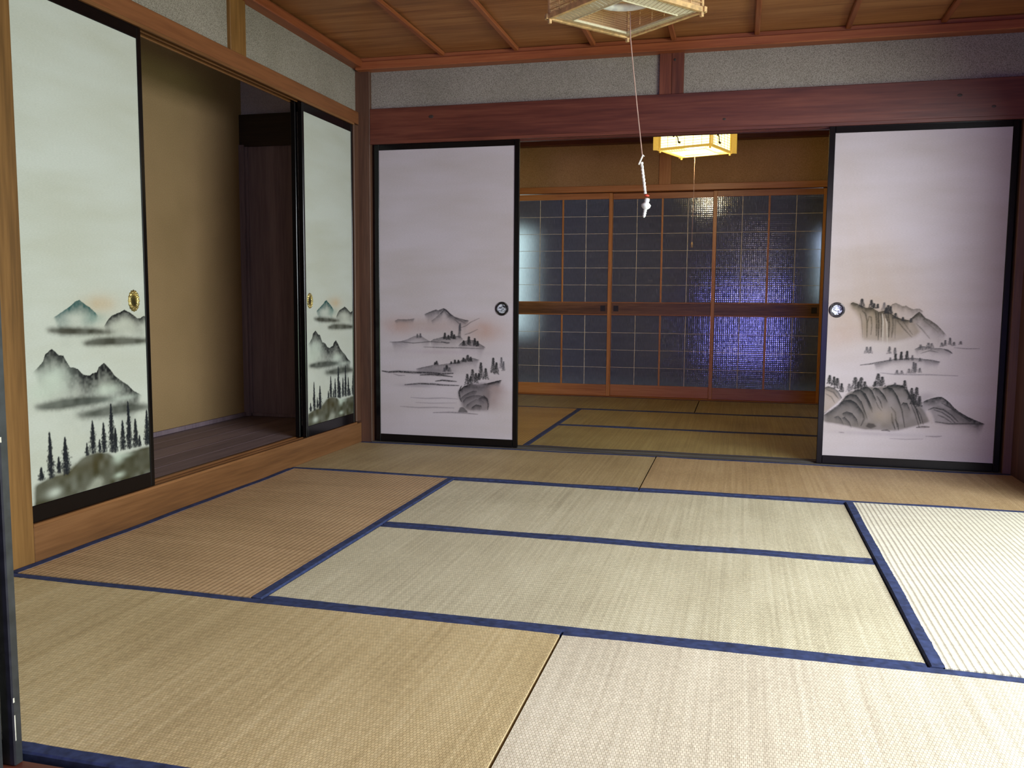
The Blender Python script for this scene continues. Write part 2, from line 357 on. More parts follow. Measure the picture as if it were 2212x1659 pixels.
# ceilings: each board a part, overlapping like clapboards (inaori)
ce = sempty('ceiling', (0, 0, ZC))
edges = [0.0, -0.37, -0.82, -1.27, -1.72, -2.17, -2.62, -3.07, -3.52, -3.97]
for i in range(len(edges)-1):
    y1, y0 = edges[i], edges[i+1]
    bm = bmesh.new()
    lo, hi = 0.0, 0.012
    vs = [bm.verts.new(p) for p in ((-0.12, y0-0.03, ZC+hi), (RW+0.12, y0-0.03, ZC+hi), (RW+0.12, y1, ZC+lo), (-0.12, y1, ZC+lo),
                                    (-0.12, y0-0.03, ZC+hi+0.01), (RW+0.12, y0-0.03, ZC+hi+0.01), (RW+0.12, y1, ZC+lo+0.01), (-0.12, y1, ZC+lo+0.01))]
    for q in ((0, 1, 2, 3), (7, 6, 5, 4), (0, 4, 5, 1), (1, 5, 6, 2), (2, 6, 7, 3), (3, 7, 4, 0)): bm.faces.new([vs[k] for k in q])
    put('ceiling_board', bm, M['ceil'], ce)
for x in (0.546, 0.987, 1.424, 1.863, 2.296, 2.749, 3.200):
    put('ceiling_batten', B(x-0.014, x+0.014, -3.9, -0.045, 2.283, ZC, bev=0.004), M['batten'], ce)
c2 = sempty('ceiling_far_room', (0, 0, 2.34)); c2.name = 'ceiling_2'
for i in range(7):
    put('ceiling_board', B(-0.12, RW+0.12, 0.13+i*0.45, 0.58+i*0.45, 2.34+0.004*(i % 2), 2.36), M['ceil'], c2)
struct('ceiling_3', B(-0.12, 5.3, -9.6, -3.98, 2.45, 2.5), M['ceil'])
# cornice strips under the ceiling
struct('trim_1', BB((0.0, RW, -0.05, 0.06, 2.232, 2.278), (0.0, RW, -0.03, 0.06, 2.278, ZC), bev=0.004), M['cornice_x'], 'red-brown cornice strip along the back wall')
struct('trim_2', BB((-0.06, 0.045, -3.9, 0.0, 2.246, 2.290), (-0.06, 0.028, -3.9, 0.0, 2.290, ZC), bev=0.004), M['cornice_y'], 'orange cornice strip along the left wall')
struct('trim_3', B(RW-0.045, RW+0.06, -3.9, 0.0, 2.240, ZC, bev=0.004), M['cornice_y'])
# back wall: plaster, big beam, stub posts, grooved head rail
wb = sempty('wall_back', (0, 0, 0))
put('plaster_panel', B(0.06, 1.787, 0.028, 0.10, 2.0, 2.26), M['plaster'], wb)
put('plaster_panel', B(1.917, RW, 0.028, 0.10, 2.0, 2.26), M['plaster'], wb)
st = sempty('trim_4', (1.85, 0, 2.0))
put('stub_post', B(1.786, 1.8505, 0.008, 0.10, 2.005, 2.24, bev=0.002), M['stub_z'], st)
sp = put('stub_post', B(1.8515, 1.918, 0.008, 0.10, 2.005, 2.24, bev=0.002), M['stub_z'], st)
bm = bmesh.new(); lathe(bm, [(0, 0.004), (0.006, 0.003), (0.007, 0)], Matrix.Translation((1.868, 0.008, 2.196)) @ Matrix.Rotation(math.pi/2, 4, 'X'), 12)
put('plug', bm, M['darkbeam'], sp)
o = struct('trim_5', B(0.07, 3.60, 0.0, 0.115, 1.822, 2.014, bev=0.003), M['red_x'], 'wide red-brown lintel beam above the painted sliding doors')
bm = bmesh.new()
for (x, z, r_) in ((0.46, 1.953, 0.010), (3.30, 1.934, 0.008), (3.46, 1.872, 0.007), (2.14, 1.866, 0.006)):
    lathe(bm, [(0, 0.0015), (r_*0.6, 0.0012), (r_, 0)], Matrix.Translation((x, 0.0, z)) @ Matrix.Rotation(math.pi/2, 4, 'X'), 12, sx=1.6)
put('knot', bm, M['darkbeam'], o)
struct('trim_6', BB((0.07, 3.60, 0.0, 0.018, 1.806, 1.824), (0.07, 3.60, 0.043, 0.049, 1.806, 1.824), (0.07, 3.60, 0.075, 0.115, 1.806, 1.824), bev=0.001), M['red_x'], 'grooved head rail of the sliding doors')
# posts
struct('trim_7', BB((-0.10, 0.07, 0.0, 0.12, -0.06, 2.26), (-0.10, -0.004, -0.062, 0.0, 0.13, 1.92), bev=0.003), M['red_z'], 'red-brown corner post between closet and back doors')
struct('trim_8', B(3.60, 3.72, 0.0, 0.12, 0.0, 2.26, bev=0.003), M['red_z'], 'corner post right of the back doors')
struct('trim_9', B(-0.11, 0.0, -2.735, -2.615, -0.06, 2.26, bev=0.003), M['honey'], 'honey-coloured post left of the closet')
struct('trim_10', B(-0.09, -0.004, -1.360, -1.232, 1.99, 2.25, bev=0.002), M['honey'], 'short honey-coloured post above the closet')
struct('trim_11', B(0.955-0.12, 0.955-0.0, -3.9, -3.83, 0.0, 0.01), M['darkbeam'])
bpy.data.objects.remove(bpy.data.objects['trim_11'])
# left wall
wl = sempty('wall_left', (0, 0, 0))
for a, b_ in ((-2.62, -1.36), (-1.232, 0.0)):
    put('plaster_panel', B(-0.09, -0.022, a, b_, 1.98, 2.26), M['plaster'], wl)
put('plaster_panel', B(-0.09, -0.022, -3.9, -2.735, -0.06, 2.26), M['plaster'], wl)
k = struct('trim_12', B(-0.10, 0.0, -2.615, -0.002, 1.925, 1.998, bev=0.002), M['red_y'], 'reddish head rail over the closet opening')
for (a, b_) in ((-0.012, 0.0), (-0.044, -0.038), (-0.085, -0.076)):
    put('track_ridge', B(a, b_, -2.615, -0.062, 1.913, 1.926, bev=0.001), M['honey_y'], k)
k = struct('trim_13', B(-0.10, 0.0, -2.615, -0.002, -0.06, 0.118, bev=0.002), M['honey_y'], 'honey-coloured raised sill below the closet doors')
for (a, b_) in ((-0.012, 0.0), (-0.044, -0.038), (-0.10, -0.076)):
    put('track_ridge', B(a, b_, -2.615, -0.062, 0.117, 0.128, bev=0.001), M['honey_y'], k)
# closet interior
wc = sempty('wall_closet', (0, 0, 0))
put('back_board', B(-0.84, -0.80, -2.9, 0.06, 0.10, 2.4), M['closetwall'], wc)
put('side_board', B(-0.80, -0.10, 0.0, 0.05, 0.10, 1.83), M['closetside'], wc)
put('side_beam', B(-0.80, -0.10, -0.02, 0.05, 1.82, 2.015, bev=0.002), M['darkbeam'], wc)
put('side_plaster', B(-0.80, -0.10, 0.01, 0.05, 2.01, 2.4), M['closetplaster'], wc)
put('corner_batten', BB((-0.80, -0.765, -0.03, 0.0, 0.13, 1.83), (-0.765, -0.75, -0.012, 0.0, 0.13, 1.83), bev=0.001), M['closetside'], wc)
put('skirting', BB((-0.80, -0.785, -2.7, -0.03, 0.13, 0.155), (-0.76, -0.10, -0.012, 0.0, 0.13, 0.150), bev=0.001), M['closetside'], wc)
put('near_side_board', B(-0.80, -0.10, -2.74, -2.70, 0.10, 2.4), M['closetside'], wc)
put('closet_ceiling', B(-0.84, -0.08, -2.75, 0.06, 2.38, 2.42), M['closetside'], wc)
fc = sempty('floor_closet', (0, 0, 0.13))
for i in range(5):
    x0 = -0.80 + i*0.142
    put('floorboard', B(x0+0.001, x0+0.1405, -2.72, 0.0, 0.09, 0.128, bev=0.0015), M['floorwood'], fc)
# right wall: short boarded bay next to the back corner, then the open garden side
wr = sempty('wall_right', (0, 0, 0))
put('board_bay', B(RW, RW+0.08, -0.70, 0.0, 0.0, 1.81), M['red_z'], wr)
put('upper_plaster', B(RW+0.02, RW+0.09, -3.9, 0.0, 1.99, 2.3), M['plaster'], wr)
put('head_rail', B(RW, RW+0.10, -3.9, 0.0, 1.81, 2.0, bev=0.003), M['red_y'], wr)
put('jamb', B(RW, RW+0.10, -0.80, -0.70, 0.0, 1.81, bev=0.003), M['red_z'], wr)
put('sill', B(RW, RW+0.12, -3.7, 0.0, -0.05, 0.0, bev=0.002), M['sill'], wr)
# thresholds
ts = struct('trim_14', BB((0.07, 3.60, -0.006, 0.125, -0.05, -0.002)), M['sill'], 'worn grey threshold between the two rooms')
for (a, b_) in ((-0.006, 0.018), (0.044, 0.049), (0.076, 0.125)):
    put('track_ridge', B(0.07, 3.60, a, b_, -0.003, 0.0045, bev=0.001), M['sill'], ts)
struct('trim_15', B(0.0, RW, -3.80, -3.662, -0.05, 0.0, bev=0.003), M['red_x'], 'reddish threshold at the photographer end')
# the room the photographer stands in, and the garden veranda, closed in
wf = sempty('wall_front', (0, 0, 0))
put('front_head', B(0.0, RW, -3.80, -3.66, 1.83, 2.3), M['red_x'], wf)
struct('wall_front_left', B(-0.14, -0.10, -9.6, -2.9, 0.0, 2.5), M['tanwall'])
struct('floor_front', B(-0.1, 5.2, -9.6, -3.80, -0.05, -0.002), M['floorwood'])
struct('wall_rear', BB((-0.14, 2.1, -9.66, -9.6, 0.0, 2.5), (3.1, 5.3, -9.66, -9.6, 0.0, 2.5), (2.1, 3.1, -9.66, -9.6, 1.2, 2.5), (2.1, 3.1, -9.66, -9.6, 0.0, 0.2)), M['tanwall'])
# room behind: side walls and far wall
struct('wall_far_left', B(-0.12, 0.0, 0.12, 3.3, 0.0, 2.4), M['tanwall'])
struct('wall_far_right', B(RW, RW+0.1, 0.12, 3.3, 0.0, 2.4), M['tanwall'])
wfar = sempty('wall_far', (0, 3.07, 0))
put('plaster_panel', B(0.0, 1.516, 3.085, 3.15, 1.90, 2.36), M['tanwall'], wfar)
put('plaster_panel', B(1.622, RW, 3.085, 3.15, 1.90, 2.36), M['tanwall'], wfar)
put('stub_post', B(1.516, 1.622, 3.065, 3.15, 1.91, 2.36, bev=0.002), M['orange_z'], wfar)
struct('trim_16', B(0.0, RW, 3.04, 3.17, 1.862, 1.918, bev=0.003), M['orange_x'], 'wooden lintel above the glazed doors')
struct('trim_17', B(0.0, RW, 2.98, 3.08, 2.285, 2.34, bev=0.003), M['red_x'], 'dark cornice of the room behind')
struct('trim_18', B(0.0, RW, 2.995, 3.17, -0.05, -0.004, bev=0.002), M['orange_x'], 'threshold under the glazed doors')
# corridor behind the glazed doors with its outer windows, and the hedge outside
struct('floor_corridor', B(-1.2, 4.8, 3.17, 4.35, -0.05, -0.01), M['corridor'])
struct('ceiling_corridor', B(-1.2, 4.8, 3.15, 4.35, 2.3, 2.35), M['outer'])
struct('wall_outer', BB((-1.2, -0.40, 4.3, 4.35, 0, 2.3), (0.11, 3.0, 4.3, 4.35, 0, 2.3), (3.35, 4.8, 4.3, 4.35, 0, 2.3),
                        (-0.40, 0.11, 4.3, 4.35, 0, 0.5), (-0.40, 0.11, 4.3, 4.35, 1.62, 2.3), (3.0, 3.35, 4.3, 4.35, 0, 0.9), (3.0, 3.35, 4.3, 4.35, 1.55, 2.3)), M['outer'])
struct('wall_corridor_end', BB((-1.25, -1.2, 3.1, 4.35, 0, 2.3), (4.8, 4.85, 3.1, 4.35, 0, 2.3), (-1.2, -0.12, 3.1, 3.15, 0, 2.3), (3.74, 4.8, 3.1, 3.15, 0, 2.3)), M['outer'])

# ------------------------------------------------------------------ tatami
def wobble(seed, amp):
    k = [(rng.uniform(1.0, 7.0), rng.uniform(0, 6.28), rng.uniform(0.3, 1.0)) for _ in range(5)]
    s_ = sum(c for _, _, c in k)
    return lambda t: amp*sum(c*math.sin(a*t+b_) for a, b_, c in k)/s_
def tatami_mat(label, cx, cy, lx, ly, vertical, mat, borders=(1, 1), hgt=0.0, gap=0.0018, group=None, zamp=0.0024):
    """lx, ly: world extents. Built with its long side along local X, turned when it lies the other way"""
    t = thing('tatami_mat', label, 'tatami mat', (cx, cy, -0.05), group)
    Lx, Ly = (ly, lx) if vertical else (lx, ly)
    if vertical: t.rotation_euler = (0, 0, math.pi/2)
    hx, hy = Lx/2-gap-0.0022, Ly/2-gap; top = 0.05+hgt
    z1, z2, e1, e2 = wobble(0, zamp), wobble(1, zamp), wobble(2, 0.0018), wobble(3, 0.0018)
    zz = lambda x, y: z1(x*2+0.3)*(0.5+y/Ly) + z2(x*2)*(0.5-y/Ly)
    # core and woven face
    nx, ny = 60, 8
    bm = bmesh.new(); g = []
    bw = 0.033
    ya = -hy + (bw-0.004 if borders[0] else 0); yb = hy - (bw-0.004 if borders[1] else 0)
    for i in range(nx+1):
        x = -hx + 2*hx*i/nx; row = []
        for j in range(ny+1):
            y = ya + (yb-ya)*j/ny
            edge = min(abs(x+hx), abs(hx-x)); drop = 0.0
            yy = y + (e2(x*2) if j == ny else 0) + (e1(x*2) if j == 0 else 0)
            row.append(bm.verts.new((x, yy, top + zz(x, y) - drop)))
        g.append(row)
    for i in range(nx):
        for j in range(ny): bm.faces.new((g[i][j], g[i+1][j], g[i+1][j+1], g[i][j+1]))
    loop = [g[i][0] for i in range(nx+1)] + [g[nx][j] for j in range(1, ny+1)] + [g[i][ny] for i in range(nx-1, -1, -1)] + [g[0][j] for j in range(ny-1, 0, -1)]
    lowv = [bm.verts.new((v.co.x, v.co.y, 0.0)) for v in loop]
    loop = [bm.verts.new(v.co) for v in loop]
    for k_ in range(len(loop)):
        n_ = (k_+1) % len(loop); bm.faces.new((loop[k_], lowv[k_], lowv[n_], loop[n_]))
    bmesh.ops.recalc_face_normals(bm, faces=bm.faces)
    me = bpy.data.meshes.new('woven_face'); bm.to_mesh(me); bm.free(); me.materials.append(mat)
    o = bpy.data.objects.new('woven_face', me); S.collection.objects.link(o); o.parent = t
    for p in me.polygons: p.use_smooth = True if p.normal.z > 0.7 else False
    for side, on in ((-1, borders[0]), (1, borders[1])):
        if not on: continue
        bm = bmesh.new(); rows = []
        ew = e1 if side < 0 else e2
        jag = [rng.normal(0, 0.0005) for _ in range(nx*3+1)]
        for i in range(nx*3+1):
            x = -hx + 2*hx*i/(nx*3)
            yo = side*(hy + 0.0005) + ew(x*2); yi = side*(hy-bw) + ew(x*2) + jag[i]
            z = top + zz(x, yo) + 0.0012
            rnd = 0.004*max(0.0, 1-min(x+hx, hx-x)/0.01)
            rows.append([bm.verts.new(p) for p in ((x, yo, 0.004), (x, yo, z-0.004), (x, yo-side*0.004, z-rnd*0.3), (x, yi, z-rnd*0.3), (x, yi-side*0.0003, z-0.004))])
        for a, b_ in zip(rows, rows[1:]):
            for k_ in range(4): bm.faces.new((a[k_], b_[k_], b_[k_+1], a[k_+1]))
        bm.faces.new(rows[0]); bm.faces.new(rows[-1][::-1])
        bmesh.ops.recalc_face_normals(bm, faces=bm.faces)
        me = bpy.data.meshes.new('cloth_border'); bm.to_mesh(me); bm.free(); me.materials.append(M['heri'])
        o = bpy.data.objects.new('cloth_border', me); S.collection.objects.link(o); o.parent = t
    return t
w = 0.91
GA = 'mats laid on the floor of the front room'; GB = 'mats laid on the floor of the room behind'
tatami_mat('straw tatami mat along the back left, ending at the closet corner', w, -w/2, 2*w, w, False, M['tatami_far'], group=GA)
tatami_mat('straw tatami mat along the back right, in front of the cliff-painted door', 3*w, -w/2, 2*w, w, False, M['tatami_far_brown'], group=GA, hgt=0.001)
tatami_mat('browned straw tatami mat running along the closet sill on the left', w/2, -2*w, w, 2*w, True, M['tatami_left'], group=GA)
tatami_mat('straw tatami mat in the middle of the room, the one farther from the viewer', 2*w, -1.5*w, 2*w, w, False, M['tatami_mid'], group=GA, hgt=-0.003)
tatami_mat('straw tatami mat in the middle of the room, the one nearer to the viewer', 2*w, -2.5*w, 2*w, w, False, M['tatami_mid'], group=GA, hgt=-0.004)
tatami_mat('glare-whitened ribbed tatami mat in bright daylight at the right edge', 3.5*w, -2*w, w, 2*w, True, M['tatami_right'], group=GA, hgt=0.003)
tatami_mat('straw tatami mat at the lower left, beside the black door edge', w, -3.5*w, 2*w, w, False, M['tatami_front'], group=GA)
tatami_mat('pale straw tatami mat at the lower right corner of the photo', 3*w, -3.5*w, 2*w, w, False, M['tatami_pale'], group=GA)
Y0 = 0.128; wb_ = 0.945
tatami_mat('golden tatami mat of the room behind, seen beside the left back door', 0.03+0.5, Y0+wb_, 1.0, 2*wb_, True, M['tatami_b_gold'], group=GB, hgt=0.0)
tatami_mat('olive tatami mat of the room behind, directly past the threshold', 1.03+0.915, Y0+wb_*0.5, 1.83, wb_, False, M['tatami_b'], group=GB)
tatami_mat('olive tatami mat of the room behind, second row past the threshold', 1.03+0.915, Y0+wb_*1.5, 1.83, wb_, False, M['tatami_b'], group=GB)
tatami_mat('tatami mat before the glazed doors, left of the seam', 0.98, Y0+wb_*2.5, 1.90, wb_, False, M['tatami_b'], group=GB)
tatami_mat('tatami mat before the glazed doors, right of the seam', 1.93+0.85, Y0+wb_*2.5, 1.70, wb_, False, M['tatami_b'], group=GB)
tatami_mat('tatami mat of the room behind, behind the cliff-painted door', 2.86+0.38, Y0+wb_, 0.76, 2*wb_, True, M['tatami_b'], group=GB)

# ------------------------------------------------------------------ ink paintings on the door papers
# Designs in millimetres on the paper (u across, v up). G soft wash, M ridge fading downwards, B soft-edged shape,
# S brush stroke, T tree.
CLOSET_DESIGN = [
('G',370,731,78,32,(232,196,160),0.55),('M',[(137,683),(178,703),(220,723),(244,739),(265,746),(277,738),(296,727),(315,718),(334,705),(358,685)],40.0,(60,112,118),0.75),
('G',318,679,60,18,(110,165,165),0.45),('G',241,680,67,19,(255,255,255),0.7),
('M',[(381,645),(408,673),(430,688),(473,699),(498,708),(528,697),(572,674),(589,675),(607,683),(636,677)],32.4,(38,40,46),0.9),('G',492,653,67,19,(255,255,255),0.75),
('G',604,639,35,14,(255,255,255),0.6),('B',[(100,647),(175,651),(267,646),(345,641),(458,623),(364,619),(266,621),(173,625),(121,635)],7.9,(72,68,54),0.9),
('B',[(264,593),(344,607),(468,606),(631,592),(625,576),(510,574),(382,577),(293,581)],9.0,(74,72,60),0.88),
('M',[(37,504),(58,517),(85,538),(95,561),(110,570),(126,578),(142,568),(156,555),(178,552),(191,531),(208,509),(222,508),(245,500),(263,483),(277,476),(301,473),(317,480),(337,482),(348,499),(363,507),(377,514),(394,500),(409,487),(429,464),(460,443),(502,420),(534,394),(579,374),(585,372)],78.1,(38,40,46),0.97),
('G',120,476,71,41,(225,232,228),0.9),('G',75,433,78,26,(225,232,228),0.8),('G',394,412,63,22,(225,232,228),0.85),
('B',[(39,394),(161,402),(273,399),(393,386),(456,368),(371,367),(271,367),(159,366),(54,377)],9.2,(66,72,68),0.85),
('B',[(222,341),(319,347),(412,353),(521,350),(630,326),(611,312),(496,311),(368,312),(250,325)],11.1,(70,74,66),0.85),('G',478,373,89,10,(225,232,228),0.5),
('B',[(27,124),(101,140),(173,139),(212,160),(241,176),(271,185),(321,188),(382,175),(417,151),(466,156),(557,161),(664,162),(669,20),(550,20),(353,24),(233,28),(17,23)],6.6,(88,84,60),0.92),
('G',174,146,56,21,(110,100,66),0.5),('G',308,150,71,29,(96,84,52),0.6),('G',578,125,71,31,(84,80,58),0.6),('G',111,83,30,15,(228,235,230),0.9),
('G',433,148,24,19,(222,230,225),0.9),('G',472,151,39,9,(222,230,225),0.6),('G',437,81,26,10,(222,230,225),0.75),
('B',[(186,32),(254,52),(316,98),(356,82),(333,50),(482,34),(658,38),(657,18),(437,21),(233,21)],11.1,(205,205,200),0.7),('T',56,181,136,19,0),('T',99,293,136,21,0),
('T',169,265,135,27,0),('T',136,202,147,16,0),('T',305,309,188,22,0),('T',273,228,185,14,0),('T',361,291,182,21,0),('T',338,232,185,12,0),('T',404,357,175,23,0),
('T',423,264,171,19,0),('T',464,285,174,22,0),('T',499,354,172,22,0),('T',537,283,172,23,0),('T',559,214,171,14,0),('T',606,309,170,26,0),
]
LAKE_DESIGN = [
('G',700,693,109,63,(214,178,150),0.55),('G',155,712,99,50,(214,178,150),0.5),('G',390,730,193,42,(205,180,165),0.35),('G',767,315,65,64,(200,170,150),0.35),
('M',[(124,744),(147,756),(193,756),(224,757),(258,762)],15.8,(70,70,78),0.5),
('M',[(315,787),(345,800),(390,817),(408,813),(427,821),(442,826),(461,817),(479,798),(509,777),(538,767),(583,757),(605,755)],29.8,(70,70,78),0.6),
('M',[(360,747),(390,769),(412,787),(435,807),(443,822),(464,791),(490,779),(509,760)],15.6,(70,70,78),0.35),('S',[(443,821),(468,803),(490,782)],4.9,(70,70,78),0.75),
('S',[(420,792),(435,805),(443,815)],3.5,(70,70,78),0.5),('S',[(490,781),(516,767),(546,753),(583,733)],3.5,(70,70,78),0.35),
('S',[(509,760),(531,742),(546,725)],2.8,(70,70,78),0.4),('S',[(553,711),(583,722),(612,744),(667,769)],3.5,(70,70,78),0.45),
('S',[(575,669),(605,678),(656,702)],3.5,(70,70,78),0.45),('G',360,701,149,21,(218,208,204),0.6),
('M',[(100,616),(154,620),(208,634),(238,649),(269,660),(299,657),(329,637),(359,623)],27.4,(90,90,100),0.4),
('M',[(352,619),(375,638),(405,645),(434,653),(479,657),(539,662),(568,641)],28.5,(80,80,90),0.5),('T',449,678,638,12,1),('T',493,689,643,13,1),('T',472,664,636,12,1),
('T',509,668,640,12,1),('T',542,725,648,10,2),('T',546,736,690,7,2),('T',292,672,643,9,2),('T',273,668,643,9,2),
('S',[(93,615),(170,618),(246,612),(359,623),(479,617)],2.9,(70,70,78),0.6),('S',[(427,624),(464,617),(479,618)],5.0,(70,70,78),0.6),
('M',[(531,600),(561,627),(598,638),(642,636),(671,615),(708,595)],35.3,(70,70,78),0.55),('T',601,658,603,15,1),('T',638,648,600,13,1),('T',568,633,602,12,1),
('T',656,632,601,9,1),('S',[(314,590),(434,588),(546,589),(693,587)],3.6,(70,70,78),0.55),('G',434,561,295,13,(222,218,222),0.7),
('M',[(261,456),(314,468),(374,482),(419,485),(479,494),(531,506),(568,521),(627,530),(671,520)],28.8,(80,80,88),0.5),('T',397,506,483,11,1),('T',386,499,483,8,1),
('T',594,547,508,19,1),('T',568,530,504,16,1),('T',613,536,508,15,1),('T',513,516,493,10,1),('T',535,515,494,10,1),('T',490,505,491,7,1),('T',461,482,447,16,1),
('T',479,469,441,13,2),('T',446,468,440,12,2),('S',[(41,436),(84,430),(146,435),(245,432),(359,434),(434,429),(502,434)],8.0,(50,50,56),0.75),
('S',[(291,418),(359,423),(434,420),(498,413)],6.5,(40,40,46),0.85),('S',[(115,420),(153,411),(192,413)],3.6,(70,70,78),0.4),('G',397,446,90,14,(110,110,120),0.5),
('S',[(389,383),(434,390),(479,387),(524,385)],5.7,(40,40,46),0.8),('S',[(191,355),(283,365),(374,365),(434,361),(539,361)],6.5,(46,46,52),0.7),
('G',268,352,99,9,(120,120,130),0.4),
('B',[(716,381),(665,379),(628,374),(576,358),(546,336),(535,311),(543,283),(553,265),(562,230),(599,213),(717,216),(731,265),(738,335)],8.5,(130,126,128),0.7),
('G',760,343,51,49,(168,158,156),0.55),('G',746,265,44,42,(176,164,160),0.5),
('M',[(535,300),(543,332),(569,358),(613,372),(665,370),(716,381),(767,394),(810,405)],25.7,(48,48,54),0.8),
('M',[(543,272),(561,297),(584,312),(628,333),(657,331)],24.3,(60,60,66),0.5),
('M',[(560,230),(563,265),(584,291),(628,305),(665,308),(702,299),(720,271)],18.6,(70,70,76),0.5),
('M',[(580,220),(588,245),(613,264),(647,283),(680,280),(702,263)],15.7,(80,80,86),0.5),('G',665,262,44,28,(170,168,170),0.6),
('M',[(658,283),(687,302),(716,292),(727,250)],18.5,(60,60,66),0.5),('M',[(614,214),(621,232),(647,251),(680,245),(687,220)],15.7,(60,60,66),0.6),
('S',[(694,306),(716,285),(724,250),(720,222)],6.4,(60,60,66),0.6),('S',[(554,358),(539,322),(545,286),(554,265)],6.4,(40,40,44),0.7),
('B',[(533,199),(547,229),(565,231),(588,213),(595,199)],2.1,(40,40,46),0.75),('S',[(712,368),(752,382),(803,400)],4.2,(60,60,66),0.6),
('G',767,351,44,21,(205,190,182),0.5),('T',592,433,366,18,1),('T',624,461,388,19,1),('T',646,439,378,15,1),('T',677,504,408,20,1),('T',707,470,402,19,1),
('T',613,416,367,19,1),('T',664,439,397,13,1),('T',753,534,442,16,1),('T',773,507,435,17,1),('T',804,538,471,12,2),('T',817,513,457,10,2),
('G',665,368,44,10,(190,186,188),0.5),('S',[(229,278),(329,275),(434,282),(532,279)],4.3,(110,110,120),0.35),('S',[(260,248),(359,247),(524,255)],3.6,(120,120,130),0.28),
('S',[(160,220),(283,217),(389,223),(509,223)],4.4,(100,100,110),0.35),('S',[(374,190),(479,196),(584,195),(658,191)],5.1,(90,90,100),0.45),
('G',509,921,4,4,(38,40,46),0.8),
]
